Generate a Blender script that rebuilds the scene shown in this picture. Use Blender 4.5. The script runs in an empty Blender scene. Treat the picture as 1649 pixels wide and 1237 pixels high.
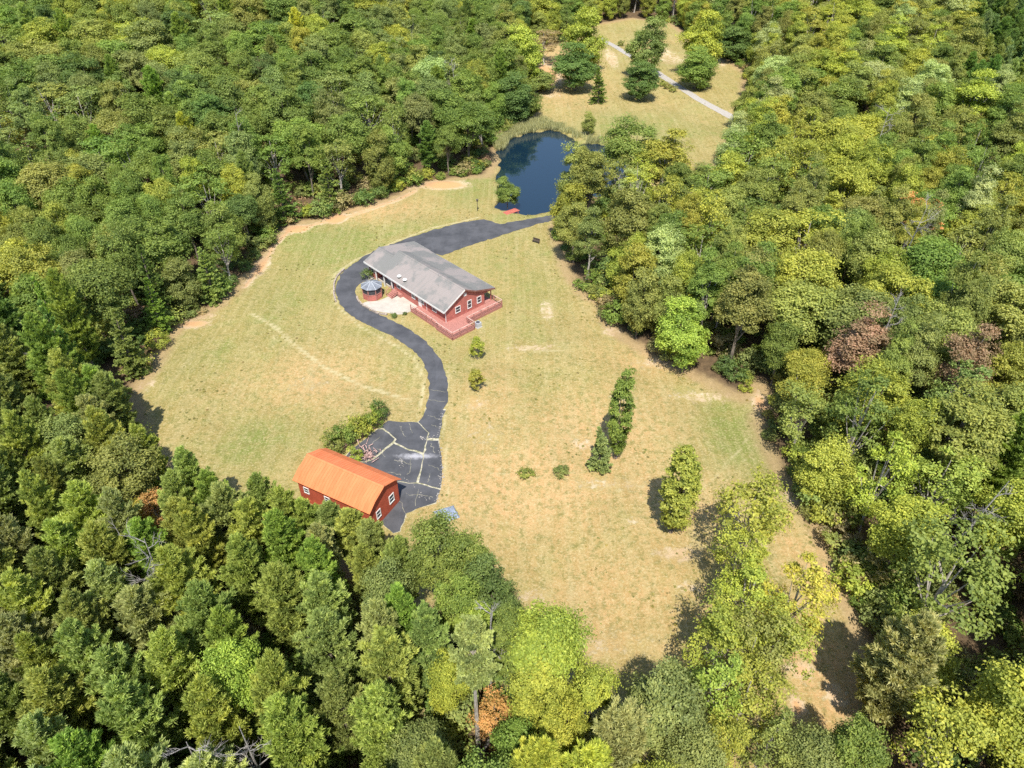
import bpy, bmesh, math, random
import numpy as np
from mathutils import Vector, Matrix, noise as mnoise

# ------------------------------------------------------------------ camera, sky, sun, exposure
SC = bpy.context.scene
COL = SC.collection
CAM_H, PITCH, FPX = 68.0, math.radians(38.5), 1145.0       # drone height, downward tilt, focal length in photo pixels
cd = bpy.data.cameras.new('camera'); cam = bpy.data.objects.new('camera', cd); COL.objects.link(cam)
cam.location = (0, 0, CAM_H); cam.rotation_euler = (math.radians(90) - PITCH, 0, 0)
cd.sensor_width = 36; cd.lens = 36 * FPX / 1649; cd.clip_start = .5; cd.clip_end = 9000
SC.camera = cam
SUN_EL, SUN_AZ = math.radians(59), math.radians(181.2)      # azimuth from +Y towards +X: behind the camera
w = bpy.data.worlds.new('World'); SC.world = w; w.use_nodes = True
wn = w.node_tree.nodes; wl = w.node_tree.links
sky = wn.new('ShaderNodeTexSky'); sky.sky_type = 'NISHITA'; sky.sun_disc = False
sky.sun_elevation = SUN_EL; sky.sun_rotation = SUN_AZ; sky.air_density = 1.0; sky.dust_density = .6; sky.ozone_density = 1.5
wn['Background'].inputs['Strength'].default_value = .14
wl.new(sky.outputs[0], wn['Background'].inputs['Color'])
ld = bpy.data.lights.new('sun', 'SUN'); ld.energy = 4.6; ld.angle = math.radians(.55); ld.color = (1, .95, .86)
sun = bpy.data.objects.new('sun', ld); COL.objects.link(sun); sun.location = (0, -60, 140)
sdir = Vector((math.sin(SUN_AZ) * math.cos(SUN_EL), math.cos(SUN_AZ) * math.cos(SUN_EL), math.sin(SUN_EL)))
sun.rotation_euler = sdir.to_track_quat('Z', 'Y').to_euler()
SC.view_settings.view_transform = 'Standard'; SC.view_settings.look = 'None'
SC.view_settings.exposure = .62; SC.view_settings.gamma = 1; SC.view_settings.use_curve_mapping = False
SC.render.engine = 'CYCLES'
SC.cycles.max_bounces = 6; SC.cycles.diffuse_bounces = 4; SC.cycles.glossy_bounces = 2
SC.cycles.transmission_bounces = 4; SC.cycles.transparent_max_bounces = 4
SC.cycles.use_denoising = False

RNG = np.random.default_rng(11)
random.seed(7)

# ------------------------------------------------------------------ survey: sight lines of the photograph to metres on the ground
SP, CP = math.sin(PITCH), math.cos(PITCH)
def sight(u, v, z=0.0):
    x = (u - 824.5) / FPX; y = (v - 618.5) / FPX
    dx, dy, dz = x, CP - y * SP, -SP - y * CP
    k = (CAM_H - z) / (-dz)
    return (dx * k, dy * k)
def where(x, y, z):
    d = y * CP + (CAM_H - z) * SP
    up = -y * SP + (CAM_H - z) * CP
    return (824.5 + FPX * x / d, 618.5 + FPX * up / d, d)

def S(t):
    t = np.clip(t, 0, 1); return t * t * (3 - 2 * t)
HOUSE_C, BARN_C = (-15.4, 113.8), (-20.5, 62.0)
def land(x, y):
    x = np.asarray(x, float); y = np.asarray(y, float)
    h = 15 * S((y - 120) / 150) * S((-x - 14) / 60)
    h = h + 7 * S((y - 120) / 150) * S((x - 62) / 60)
    h = h + 24 * S((y - 300) / 260)
    und = .45 * np.sin(x * .11 + 1.3) * np.sin(y * .083 + .4) + .22 * np.sin(x * .27 + y * .19)
    flat = S((np.hypot(x - HOUSE_C[0], y - HOUSE_C[1]) - 19) / 14) * S((np.hypot(x - BARN_C[0], y - BARN_C[1]) - 13) / 12)
    flat = flat * S((np.hypot((x - 12) / 1.2, y - 172) - 27) / 18)
    return h + und * flat
def G(u, v, dz=0.0):
    z = 0.0
    for _ in range(40):
        x, y = sight(u, v, z); z = .5 * z + .5 * float(land(x, y))
    return (x, y, z + dz)

# ------------------------------------------------------------------ helpers
def tag(o, label=None, cat=None, group=None, kind=None):
    if label: o['label'] = label
    if cat: o['category'] = cat
    if group: o['group'] = group
    if kind: o['kind'] = kind
    return o
def empty(name, loc, rz=0.0, scale=None):
    o = bpy.data.objects.new(name, None); COL.objects.link(o)
    o.location = loc; o.rotation_euler = (0, 0, rz); o.empty_display_size = .3
    if scale: o.scale = scale
    return o
def link_mesh(name, me, mat, parent=None):
    if mat and not me.materials: me.materials.append(mat)
    o = bpy.data.objects.new(name, me); COL.objects.link(o)
    if parent: o.parent = parent
    return o
class MB:
    def __init__(s): s.v = []; s.f = []
    def ext(s, pts, vec):
        n = len(pts); b = len(s.v); vec = Vector(vec)
        P = [Vector(p) for p in pts]
        nrm = Vector((0, 0, 0))
        for i in range(n): nrm += P[i].cross(P[(i + 1) % n])
        if nrm.dot(vec) < 0: P.reverse()
        s.v += [tuple(p) for p in P] + [tuple(p + vec) for p in P]
        s.f.append(tuple(reversed(range(b, b + n)))); s.f.append(tuple(range(b + n, b + 2 * n)))
        for i in range(n):
            j = (i + 1) % n; s.f.append((b + i, b + j, b + n + j, b + n + i))
        return s
    def box(s, a, b):
        (x0, y0, z0), (x1, y1, z1) = a, b
        x0, x1 = min(x0, x1), max(x0, x1); y0, y1 = min(y0, y1), max(y0, y1); z0, z1 = min(z0, z1), max(z0, z1)
        return s.ext([(x0, y0, z0), (x1, y0, z0), (x1, y1, z0), (x0, y1, z0)], (0, 0, z1 - z0))
    def bar(s, a, b, w=.05, h=None):
        h = h or w; a = Vector(a); b = Vector(b); d = (b - a)
        if d.length < 1e-5: return s
        dn = d.normalized(); up = Vector((0, 0, 1)) if abs(dn.z) < .95 else Vector((1, 0, 0))
        r = dn.cross(up).normalized() * w / 2; t = r.cross(dn).normalized() * h / 2
        return s.ext([a - r - t, a + r - t, a + r + t, a - r + t], d)
    def tube(s, pts, rads, n=6, cap=True):
        P = [Vector(p) for p in pts]; b = len(s.v)
        for i, p in enumerate(P):
            d = (P[min(i + 1, len(P) - 1)] - P[max(i - 1, 0)]).normalized()
            up = Vector((1, 0, 0)) if abs(d.x) < .8 else Vector((0, 1, 0))
            r = d.cross(up).normalized(); t = d.cross(r)
            for k in range(n):
                a = 2 * math.pi * k / n
                s.v.append(tuple(p + (r * math.cos(a) + t * math.sin(a)) * rads[i]))
        for i in range(len(P) - 1):
            for k in range(n):
                k2 = (k + 1) % n
                s.f.append((b + i * n + k, b + i * n + k2, b + (i + 1) * n + k2, b + (i + 1) * n + k))
        if cap:
            s.f.append(tuple(b + k for k in range(n))); s.f.append(tuple(b + (len(P) - 1) * n + k for k in reversed(range(n))))
        return s
    def mesh(s, name):
        me = bpy.data.meshes.new(name); me.from_pydata(s.v, [], s.f)
        bm = bmesh.new(); bm.from_mesh(me); bmesh.ops.recalc_face_normals(bm, faces=bm.faces); bm.to_mesh(me); bm.free()
        return me
    def build(s, name, mat, parent=None): return link_mesh(name, s.mesh(name), mat, parent)

# ------------------------------------------------------------------ materials
def newmat(name):
    m = bpy.data.materials.new(name); m.use_nodes = True
    return m, m.node_tree.nodes, m.node_tree.links, m.node_tree.nodes['Principled BSDF']
class N:
    """small node wiring helper"""
    def __init__(s, nt): s.nt = nt
    def put(s, inp, val):
        if isinstance(val, bpy.types.NodeSocket): s.nt.links.new(val, inp)
        elif isinstance(val, (tuple, list)) and len(val) == 3 and inp.type == 'RGBA': inp.default_value = (*val, 1)
        else: inp.default_value = val
    def pos(s):
        return s.nt.nodes.new('ShaderNodeNewGeometry').outputs['Position']
    def objpos(s): return s.nt.nodes.new('ShaderNodeTexCoord').outputs['Object']
    def noise(s, vec, scale, detail=4, rough=.55, dist=0.0):
        n = s.nt.nodes.new('ShaderNodeTexNoise'); s.put(n.inputs['Vector'], vec)
        n.inputs['Scale'].default_value = scale; n.inputs['Detail'].default_value = detail
        n.inputs['Roughness'].default_value = rough; n.inputs['Distortion'].default_value = dist
        return n.outputs['Fac']
    def ramp(s, val, lo, hi, a=0.0, b=1.0):
        n = s.nt.nodes.new('ShaderNodeMapRange'); n.interpolation_type = 'SMOOTHSTEP'
        s.put(n.inputs['Value'], val); n.inputs['From Min'].default_value = lo; n.inputs['From Max'].default_value = hi
        n.inputs['To Min'].default_value = a; n.inputs['To Max'].default_value = b
        return n.outputs['Result']
    def mix(s, fac, a, b, mode='MIX'):
        n = s.nt.nodes.new('ShaderNodeMix'); n.data_type = 'RGBA'; n.blend_type = mode
        s.put(n.inputs['Factor'], fac); s.put(n.inputs['A'], a) if False else s.put(n.inputs[6], a); s.put(n.inputs[7], b)
        return n.outputs[2]
    def math(s, op, a, b=0.0):
        n = s.nt.nodes.new('ShaderNodeMath'); n.operation = op; s.put(n.inputs[0], a); s.put(n.inputs[1], b)
        return n.outputs[0]
    def attr(s, name, out='Fac', typ='GEOMETRY'):
        n = s.nt.nodes.new('ShaderNodeAttribute'); n.attribute_name = name; n.attribute_type = typ
        return n.outputs[out]
    def bump(s, h, strength=.3, dist=.05):
        n = s.nt.nodes.new('ShaderNodeBump'); s.put(n.inputs['Height'], h)
        n.inputs['Strength'].default_value = strength; n.inputs['Distance'].default_value = dist
        return n.outputs['Normal']
    def scalevec(s, vec, sc, rot=0.0):
        n = s.nt.nodes.new('ShaderNodeMapping'); s.put(n.inputs['Vector'], vec); n.inputs['Scale'].default_value = sc
        n.inputs['Rotation'].default_value = (0, 0, rot)
        return n.outputs[0]

def simple(name, col, rough=.7, var=.18, scale=3.0, metal=0.0, spec=.3, bump=0.0, col2=None, stretch=(1, 1, 1), rot=0.0, world=False):
    m, n, l, b = newmat(name); h = N(m.node_tree)
    vec = h.scalevec(h.pos() if world else h.objpos(), stretch, rot)
    f = h.noise(vec, scale, 5, .6)
    c2 = col2 or tuple(c * (1 - var * 2) for c in col); c1 = tuple(min(1, c * (1 + var)) for c in col)
    h.put(b.inputs['Base Color'], h.mix(h.ramp(f, .3, .7), c2, c1))
    b.inputs['Roughness'].default_value = rough; b.inputs['Metallic'].default_value = metal
    b.inputs['Specular IOR Level'].default_value = spec
    if bump: h.put(b.inputs['Normal'], h.bump(f, bump, .03))
    return m

def siding(name, col, pitch=.2, axis='Z', grime=.25):
    m, n, l, b = newmat(name); h = N(m.node_tree)
    sep = n.new('ShaderNodeSeparateXYZ'); l.new(h.objpos(), sep.inputs[0])
    if axis == 'Z': c = sep.outputs['Z']
    else: c = h.math('ADD', sep.outputs['X'], sep.outputs['Y'])
    fr = h.math('FRACT', h.math('DIVIDE', c, pitch))
    groove = h.ramp(fr, 0, .12)
    f = h.noise(h.objpos(), 1.3, 5, .6); f2 = h.noise(h.objpos(), 14, 3, .6)
    base = h.mix(h.ramp(f, .3, .75), tuple(k * (1 - grime) for k in col), tuple(min(1, k * 1.12) for k in col))
    base = h.mix(h.math('MULTIPLY', h.ramp(f2, .4, .8), .25), base, tuple(min(1, k * 1.5 + .03) for k in col))
    h.put(b.inputs['Base Color'], base)
    b.inputs['Roughness'].default_value = .75; b.inputs['Specular IOR Level'].default_value = .25
    h.put(b.inputs['Normal'], h.bump(groove, .6, .03))
    return m

def leaf_mat(name, rough=.55, trans=.36, spec=.3):
    m, n, l, b = newmat(name); h = N(m.node_tree)
    tint = h.attr('tint', 'Color', 'INSTANCER'); lv = h.attr('lv')
    g = n.new('ShaderNodeHueSaturation'); h.put(g.inputs['Color'], tint)
    h.put(g.inputs['Hue'], h.ramp(lv, 0, 1, .515, .480)); h.put(g.inputs['Value'], h.ramp(lv, 0, 1, .60, 1.45))
    g.inputs['Saturation'].default_value = .97
    col = g.outputs[0]
    l.new(col, b.inputs['Base Color']); b.inputs['Roughness'].default_value = rough
    b.inputs['Specular IOR Level'].default_value = spec
    t = n.new('ShaderNodeBsdfTranslucent'); mx = n.new('ShaderNodeMixShader'); mx.inputs[0].default_value = trans
    tc = h.mix(1.0, col, (1.25, 1.2, .5), 'MULTIPLY'); l.new(tc, t.inputs['Color'])
    l.new(b.outputs[0], mx.inputs[1]); l.new(t.outputs[0], mx.inputs[2])
    out = [x for x in n if x.type == 'OUTPUT_MATERIAL'][0]; l.new(mx.outputs[0], out.inputs[0])
    return m
LEAF = leaf_mat('leaf'); NEEDLE = leaf_mat('needle', .6, .38, .2)
BARK = simple('bark', (.20, .165, .13), .9, .3, 6, bump=.5, stretch=(1, 1, .25))
PALEBARK = simple('pale_bark', (.42, .38, .33), .85, .25, 5, bump=.3, stretch=(1, 1, .3))

# ------------------------------------------------------------------ outlines on the ground
def gp(u, v): x, y, z = G(u, v); return (x, y)
def tp(u, v, h): return sight(u, v, h)
CLEAR = [gp(*p) for p in [
    (1345, 1300), (1385, 1160), (1392, 1120), (1385, 1050), (1362, 955), (1335, 890), (1290, 815), (1255, 765), (1222, 700), (1218, 672), (1240, 640), (1222, 618),
    (1195, 645), (1150, 622), (1100, 597), (1050, 572), (1000, 543), (972, 515), (968, 488), (940, 476), (912, 440),
    (897, 395), (893, 365), (905, 345), (950, 318), (990, 300), (1040, 300)]]
CLEAR += [tp(1070, 262, 9), tp(1120, 240, 13), tp(1165, 210, 14)]
CLEAR += [gp(*p) for p in [(1195, 170), (1200, 118), (1160, 92), (1140, 88), (1105, 62), (1082, 38), (1020, 30), (965, 38), (905, 72), (850, 78), (842, 120),
    (852, 150), (864, 190), (845, 198), (822, 208), (803, 225), (797, 262), (785, 284), (745, 287), (700, 292), (662, 305), (640, 318), (600, 330), (545, 345),
    (500, 358), (465, 368), (440, 388), (412, 428), (384, 465), (356, 490), (300, 520), (272, 545), (252, 588), (214, 636)]]
CLEAR += [tp(215, 668, 6), tp(262, 692, 11), tp(330, 728, 13), tp(395, 750, 13), tp(450, 772, 12), tp(500, 800, 11.5), tp(560, 815, 11.5), tp(605, 850, 12.5),
          tp(650, 862, 14.5), tp(700, 830, 15), tp(770, 850, 14), tp(812, 905, 14), tp(838, 950, 14), tp(905, 995, 15), tp(935, 1040, 15), tp(955, 1080, 15),
          tp(1000, 1120, 15), tp(1060, 1110, 15), tp(1130, 1130, 15)]
CLEAR += [gp(*p) for p in [(1085, 1420), (1250, 1480)]]
POND = [gp(*p) for p in [(806, 331), (805, 300), (804, 262), (806, 238), (820, 221), (845, 213), (875, 207), (905, 209), (922, 220), (932, 230), (948, 231),
    (962, 229), (978, 234), (992, 246), (1012, 262), (1020, 280), (1000, 300), (960, 312), (925, 326), (895, 336), (860, 341), (830, 342)]]

def sdf(px, py, poly):
    """signed distance, negative inside"""
    P = np.array(poly); Q = np.roll(P, -1, 0); px = np.asarray(px, float); py = np.asarray(py, float)
    d = np.full(px.shape, 1e9); inside = np.zeros(px.shape, bool)
    for (ax, ay), (bx, by) in zip(P, Q):
        ex, ey = bx - ax, by - ay; L = ex * ex + ey * ey + 1e-12
        t = np.clip(((px - ax) * ex + (py - ay) * ey) / L, 0, 1)
        d = np.minimum(d, np.hypot(px - ax - t * ex, py - ay - t * ey))
        c = ((ay > py) != (by > py)) & (px < (bx - ax) * (py - ay) / (by - ay + 1e-12) + ax)
        inside ^= c
    return np.where(inside, -d, d)
def linedist(px, py, pts):
    d = np.full(px.shape, 1e9)
    for (ax, ay), (bx, by) in zip(pts[:-1], pts[1:]):
        ex, ey = bx - ax, by - ay; L = ex * ex + ey * ey + 1e-12
        t = np.clip(((px - ax) * ex + (py - ay) * ey) / L, 0, 1)
        d = np.minimum(d, np.hypot(px - ax - t * ex, py - ay - t * ey))
    return d

# ------------------------------------------------------------------ ground
def axis(lo, hi, step, far):
    core = np.arange(lo, hi + step, step); out = []
    s = step; a = hi
    while a < far: s *= 1.35; a += s; out.append(a)
    s = step; b = lo; pre = []
    while b > -far: s *= 1.35; b -= s; pre.append(b)
    return np.array(pre[::-1] + list(core) + out)
gx = axis(-150, 150, .75, 5000); gy = axis(8, 320, .75, 5000)
X, Y = np.meshgrid(gx, gy); fx, fy = X.ravel(), Y.ravel()
Z = land(fx, fy)
dc = sdf(fx, fy, CLEAR); dp = sdf(fx, fy, POND) + .55 * np.sin(fx * .9 + 1.7 * np.sin(fy * .35)) + .5 * np.sin(fy * .75 + fx * .3) + .3 * np.sin(fx * 1.9 - fy * 1.3)
Z = Z - 1.3 * S((1.6 - dp) / 3.2)
WATER_Z = -.55
nx, ny = len(gx), len(gy)
idx = np.arange(nx * ny).reshape(ny, nx)
quads = np.stack([idx[:-1, :-1], idx[:-1, 1:], idx[1:, 1:], idx[1:, :-1]], -1).reshape(-1, 4)
def np_mesh(name, verts, faces, attrs=None):
    me = bpy.data.meshes.new(name); k = faces.shape[1]
    me.vertices.add(len(verts)); me.vertices.foreach_set('co', np.ascontiguousarray(verts, np.float32).ravel())
    me.loops.add(faces.size); me.loops.foreach_set('vertex_index', np.ascontiguousarray(faces, np.int32).ravel())
    me.polygons.add(len(faces)); me.polygons.foreach_set('loop_start', np.arange(len(faces), dtype=np.int32) * k)
    me.update(calc_edges=True); me.validate()
    for nme, val in (attrs or {}).items():
        a = me.attributes.new(nme, 'FLOAT', 'POINT'); a.data.foreach_set('value', np.ascontiguousarray(val, np.float32))
    return me
def blobs(lst, p=2.0):
    out = np.zeros(fx.shape)
    for (u, v, ru, rv, s) in lst:
        x0, y0, _ = G(u, v); x1, _, _ = G(u + ru, v); _, y2, _ = G(u, v - rv)
        rx = abs(x1 - x0); ry = abs(y2 - y0)
        d = np.hypot((fx - x0) / rx, (fy - y0) / ry)
        out = np.maximum(out, s * np.clip(1.4 - d, 0, 1))
    return out
def tracks(lst):
    out = np.zeros(fx.shape)
    for (pts, wd, s) in lst:
        out = np.maximum(out, s * np.exp(-(linedist(fx, fy, [gp(*q) for q in pts]) / wd) ** 2))
    return out
bare = blobs([(540, 352, 20, 9, 1.3), (478, 369, 24, 7, 1.2), (420, 430, 14, 20, .9), (310, 522, 34, 8, .9), (715, 298, 44, 8, 1.1), (660, 300, 20, 7, .6), (1130, 640, 60, 12, .55), (1060, 585, 50, 12, .6), (985, 535, 22, 12, .6),
              (1228, 655, 16, 30, .9), (1095, 892, 52, 17, .62), (1110, 945, 34, 12, .58), (938, 716, 22, 11, .6), (1018, 838, 14, 9, .6), (960, 1035, 90, 36, .36), (1020, 1040, 90, 30, .34), (700, 850, 24, 8, .8), (708, 780, 5, 40, .8),
              (880, 500, 14, 22, .6), (1290, 1080, 26, 20, .8), (1345, 1120, 22, 30, .7), (1285, 1140, 16, 22, .9), (955, 1040, 40, 24, .42), (860, 960, 34, 16, .5),
              (1280, 800, 30, 20, .55), (1080, 96, 40, 16, .5), (880, 120, 30, 24, .85), (1160, 100, 12, 8, .7), (880, 150, 34, 10, .6), (985, 95, 14, 20, .6), (1072, 85, 14, 22, .55),
              (240, 620, 22, 14, .5), (330, 510, 30, 10, .55), (595, 480, 14, 10, .3), (700, 845, 30, 14, .4), (1130, 770, 60, 8, .3), (500, 620, 60, 18, .35),
              (770, 650, 30, 14, .5), (1000, 640, 30, 16, .4), (860, 560, 60, 7, .55), (980, 780, 90, 14, .42), (770, 700, 60, 30, .35), (590, 455, 12, 8, .5), (820, 340, 10, 8, .5)])
bare = np.maximum(bare, tracks([([(446, 392), (462, 374), (490, 366), (530, 356), (562, 348), (600, 336), (640, 322), (668, 308)], 1.0, .85), ([(395, 462), (420, 428), (440, 398)], 1.0, .8), ([(672, 302), (705, 297), (745, 292)], 1.4, .6)]))
warm = blobs([(850, 780, 170, 90, .75), (960, 700, 150, 80, .6), (1330, 1080, 60, 120, .9), (1300, 900, 60, 80, .6), (1000, 950, 180, 90, .45), (500, 620, 170, 50, .4), (560, 340, 130, 20, .6),
              (900, 110, 70, 50, .7), (1080, 800, 120, 80, .5), (790, 650, 60, 60, .5), (1040, 580, 80, 30, .5), (960, 1030, 120, 40, .4)])
green = blobs([(520, 400, 90, 40, .9), (620, 370, 90, 30, .4), (820, 420, 70, 50, .8), (850, 455, 60, 30, .6), (1000, 210, 110, 30, .6), (1190, 700, 50, 60, .9), (470, 480, 80, 60, .6),
               (700, 690, 18, 60, .5), (440, 700, 60, 40, .5), (330, 580, 90, 60, .4), (760, 300, 40, 20, .8), (1100, 200, 60, 20, .5), (850, 350, 60, 8, .7), (960, 232, 22, 8, 1.),
               (420, 720, 60, 30, .5), (610, 530, 60, 14, .5), (900, 640, 120, 60, .3)])
track = tracks([([(405, 505), (440, 525), (480, 560), (520, 590), (580, 620), (660, 645)], .6, .82), ([(430, 498), (465, 528), (510, 560), (560, 595), (640, 628)], .5, .35),
                ([(1150, 770), (1190, 725), (1215, 690)], .35, .6), ([(1160, 785), (1205, 735), (1232, 700)], .35, .5), ([(800, 812), (900, 800), (1000, 790), (1090, 770)], .4, .55),
                ([(790, 840), (900, 850), (1010, 845)], .4, .4), ([(780, 760), (860, 768), (960, 758)], .45, .55), ([(740, 880), (860, 905), (1000, 900)], .5, .45), ([(840, 940), (960, 960), (1090, 945)], .5, .4), ([(1120, 800), (1160, 760), (1200, 715)], .4, .5), ([(815, 555), (860, 566), (905, 565)], .5, .6),
                ([(1025, 590), (1050, 600)], .4, .7), ([(620, 670), (655, 650), (665, 640)], .3, .5), ([(720, 800), (718, 740), (716, 690), (724, 640), (720, 600)], .5, .7),
                ([(676, 655), (682, 625), (680, 600), (665, 575), (640, 558), (580, 526), (545, 495), (533, 465), (541, 440), (570, 420), (640, 388), (700, 366), (770, 350)], .55, .75),
                ([(735, 402), (800, 384), (860, 366), (895, 355)], .4, .5), ([(700, 385), (713, 400), (735, 425), (765, 448)], .35, .5)])
gm = np_mesh('ground', np.stack([fx, fy, Z], 1), quads, {'dc': dc, 'dp': dp, 'bare': bare, 'warm': warm, 'green': green, 'track': track})
gm.polygons.foreach_set('use_smooth', np.ones(len(gm.polygons), bool))
m, n, l, b = newmat('ground'); h = N(m.node_tree); p = h.pos()
n1 = h.noise(p, .045, 5, .6, .6); n2 = h.noise(p, .22, 6, .65, .4); n3 = h.noise(p, 1.1, 8, .78); n4 = h.noise(p, 3.6, 6, .8); n5 = h.noise(p, .6, 5, .7)
n6 = h.noise(h.scalevec(p, (1, .18, 1), .5), .5, 4, .6)
c = h.mix(h.ramp(n2, .3, .7), (.275, .215, .070), (.395, .300, .118))
gr = h.math('ADD', h.math('MULTIPLY', h.attr('green'), 1.0), h.ramp(h.math('ADD', h.math('MULTIPLY', n1, .5), h.math('MULTIPLY', n2, .5)), .46, .62, 0, .65))
c = h.mix(h.math('MULTIPLY', gr, h.ramp(n5, .25, .6, .35, 1)), c, (.190, .215, .052))
wm = h.math('ADD', h.math('MULTIPLY', h.attr('warm'), 1.5), h.ramp(n1, .5, .3, -.05, .3))
c = h.mix(h.math('MULTIPLY', wm, h.ramp(n5, .7, .3, .35, 1)), c, (.53, .325, .150))
c = h.mix(h.ramp(n6, .52, .75, 0, .35), c, (.42, .36, .19))
mow = h.noise(h.scalevec(p, (1.1, .035, 1), -.62), 1.0, 2, .5); c = h.mix(h.ramp(mow, .42, .62, 0, .22), c, (.45, .38, .19))
c = h.mix(h.math('MULTIPLY', h.ramp(n3, .47, .62), .7), c, (.165, .165, .045))
c = h.mix(h.math('MULTIPLY', h.ramp(n4, .50, .62), .65), c, (.52, .43, .235))
c = h.mix(h.math('MULTIPLY', h.ramp(n4, .47, .32), .6), c, (.16, .14, .05))
bm_ = h.ramp(h.math('ADD', h.math('MULTIPLY', h.attr('bare'), 1.25), h.math('MULTIPLY', h.math('SUBTRACT', n3, .5), 2.6)), .42, .9)
c = h.mix(bm_, c, h.mix(h.ramp(h.attr('bare'), .95, .5), (.56, .32, .15), h.mix(h.ramp(n2, .35, .65), (.46, .34, .20), (.58, .47, .32))))
tm_ = h.ramp(h.math('ADD', h.attr('track'), h.math('MULTIPLY', h.math('SUBTRACT', n5, .5), .9)), .3, .95)
c = h.mix(tm_, c, (.50, .43, .24))
# bank of the pond and forest litter
c = h.mix(h.ramp(h.math('ADD', h.attr('dp'), h.math('MULTIPLY', n3, .6)), .9, .1), c, (.10, .085, .045))
edge = h.math('ADD', h.attr('dc'), h.math('MULTIPLY', h.math('SUBTRACT', n5, .5), 3.2))
c = h.mix(h.ramp(edge, -2.2, .0, 0, .6), c, (.36, .24, .14))
litter = h.mix(h.ramp(n3, .3, .7), (.085, .060, .036), (.17, .115, .065))
c = h.mix(h.ramp(edge, .2, 2.4), c, litter)
far = h.ramp(h.attr('dc'), 130, 220)
c = h.mix(far, c, (.06, .08, .03))
h.put(b.inputs['Base Color'], c); b.inputs['Roughness'].default_value = .95; b.inputs['Specular IOR Level'].default_value = .1
bh = h.math('ADD', h.math('MULTIPLY', n3, .5), h.math('MULTIPLY', n4, .6))
h.put(b.inputs['Normal'], h.bump(bh, 1.0, .2))
ground = link_mesh('ground', gm, m); tag(ground, 'sunburnt grass clearing running into brown leaf litter under the woods', kind='structure')

# pond water
P = np.array(POND); cen = P.mean(0)
wb = MB(); k = len(P); wv = [(cen[0] + (q[0] - cen[0]) * 1.12, cen[1] + (q[1] - cen[1]) * 1.12, WATER_Z) for q in P]
wme = bpy.data.meshes.new('pond_water'); wme.from_pydata(wv, [], [tuple(range(k))])
m, n, l, b = newmat('pond_water'); h = N(m.node_tree)
b.inputs['Base Color'].default_value = (.006, .020, .036, 1); b.inputs['Roughness'].default_value = .03
b.inputs['IOR'].default_value = 1.5; b.inputs['Specular IOR Level'].default_value = .8
h.put(b.inputs['Normal'], h.bump(h.noise(h.scalevec(h.pos(), (1, .5, 1)), 1.4, 3, .5), .10, .05))
pond = link_mesh('pond', wme, m); tag(pond, 'still dark blue pond water reflecting trees and sky', kind='structure')

# ------------------------------------------------------------------ roads
def subdivide_poly(poly, step):
    out = []
    for i, a in enumerate(poly):
        b_ = poly[(i + 1) % len(poly)]; d = math.hypot(b_[0] - a[0], b_[1] - a[1]); k = max(1, int(d / step))
        for j in range(k): out.append((a[0] + (b_[0] - a[0]) * j / k, a[1] + (b_[1] - a[1]) * j / k))
    return out
def smooth_closed(poly, it=2):
    P = np.array(poly, float)
    for _ in range(it):
        Q = np.roll(P, -1, 0); P = np.stack([.75 * P + .25 * Q, .25 * P + .75 * Q], 1).reshape(-1, 2)
    return [tuple(q) for q in P]
def sheet(name, poly, dz, mat, parent=None, cell=1.5, thick=.0, ragged=0.0):
    """a sheet lying on the land inside an outline"""
    rr = random.Random(len(poly) * 13 + 5)
    if ragged:
        poly = subdivide_poly(poly, .6)
        poly = [(x + mnoise.noise((x * .9, y * .9, 3.1)) * ragged, y + mnoise.noise((x * .9, y * .9, 9.7)) * ragged) for x, y in poly]
    bm = bmesh.new(); vs = [bm.verts.new((x, y, 0)) for x, y in poly]
    f = bm.faces.new(vs); f.normal_update()
    if f.normal.z < 0: f.normal_flip()
    bmesh.ops.triangulate(bm, faces=bm.faces[:])
    xs = [q[0] for q in poly]; ys = [q[1] for q in poly]
    for ax, lo, hi in ((0, min(xs), max(xs)), (1, min(ys), max(ys))):
        t = math.ceil(lo / cell) * cell
        while t < hi:
            co = (t, 0, 0) if ax == 0 else (0, t, 0); no = (1, 0, 0) if ax == 0 else (0, 1, 0)
            bmesh.ops.bisect_plane(bm, geom=bm.verts[:] + bm.edges[:] + bm.faces[:], plane_co=co, plane_no=no); t += cell
    for v in bm.verts: v.co.z = float(land(v.co.x, v.co.y)) + dz
    if thick:
        ed = [e for e in bm.edges if len(e.link_faces) == 1]
        r = bmesh.ops.extrude_edge_only(bm, edges=ed)
        for g in r['geom']:
            if isinstance(g, bmesh.types.BMVert): g.co.z -= thick
    me = bpy.data.meshes.new(name); bm.to_mesh(me); bm.free()
    return link_mesh(name, me, mat, parent)

m, n, l, b = newmat('asphalt'); h = N(m.node_tree); p = h.pos()
a1 = h.noise(p, .35, 5, .6); a2 = h.noise(p, 9, 4, .7); a3 = h.noise(h.scalevec(p, (1, .15, 1), -.3), .9, 4, .6)
c = h.mix(h.ramp(a1, .3, .7), (.054, .056, .062), (.095, .096, .104)); c = h.mix(h.math('MULTIPLY', h.ramp(a2, .5, .75), .4), c, (.13, .13, .14))
c = h.mix(h.ramp(a3, .55, .8, 0, .4), c, (.125, .13, .145))
sx, sy, _ = G(672, 735); ex_, ey_, _ = G(705, 733)
mp = n.new('ShaderNodeMapping'); mp.vector_type = 'POINT'; h.put(mp.inputs['Vector'], p)
dxn = n.new('ShaderNodeVectorMath'); dxn.operation = 'SUBTRACT'; h.put(dxn.inputs[0], p); dxn.inputs[1].default_value = (sx, sy, 0)
sc_ = n.new('ShaderNodeVectorMath'); sc_.operation = 'MULTIPLY'; l.new(dxn.outputs[0], sc_.inputs[0]); sc_.inputs[1].default_value = (1 / 3.4, 1 / .75, 0)
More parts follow.
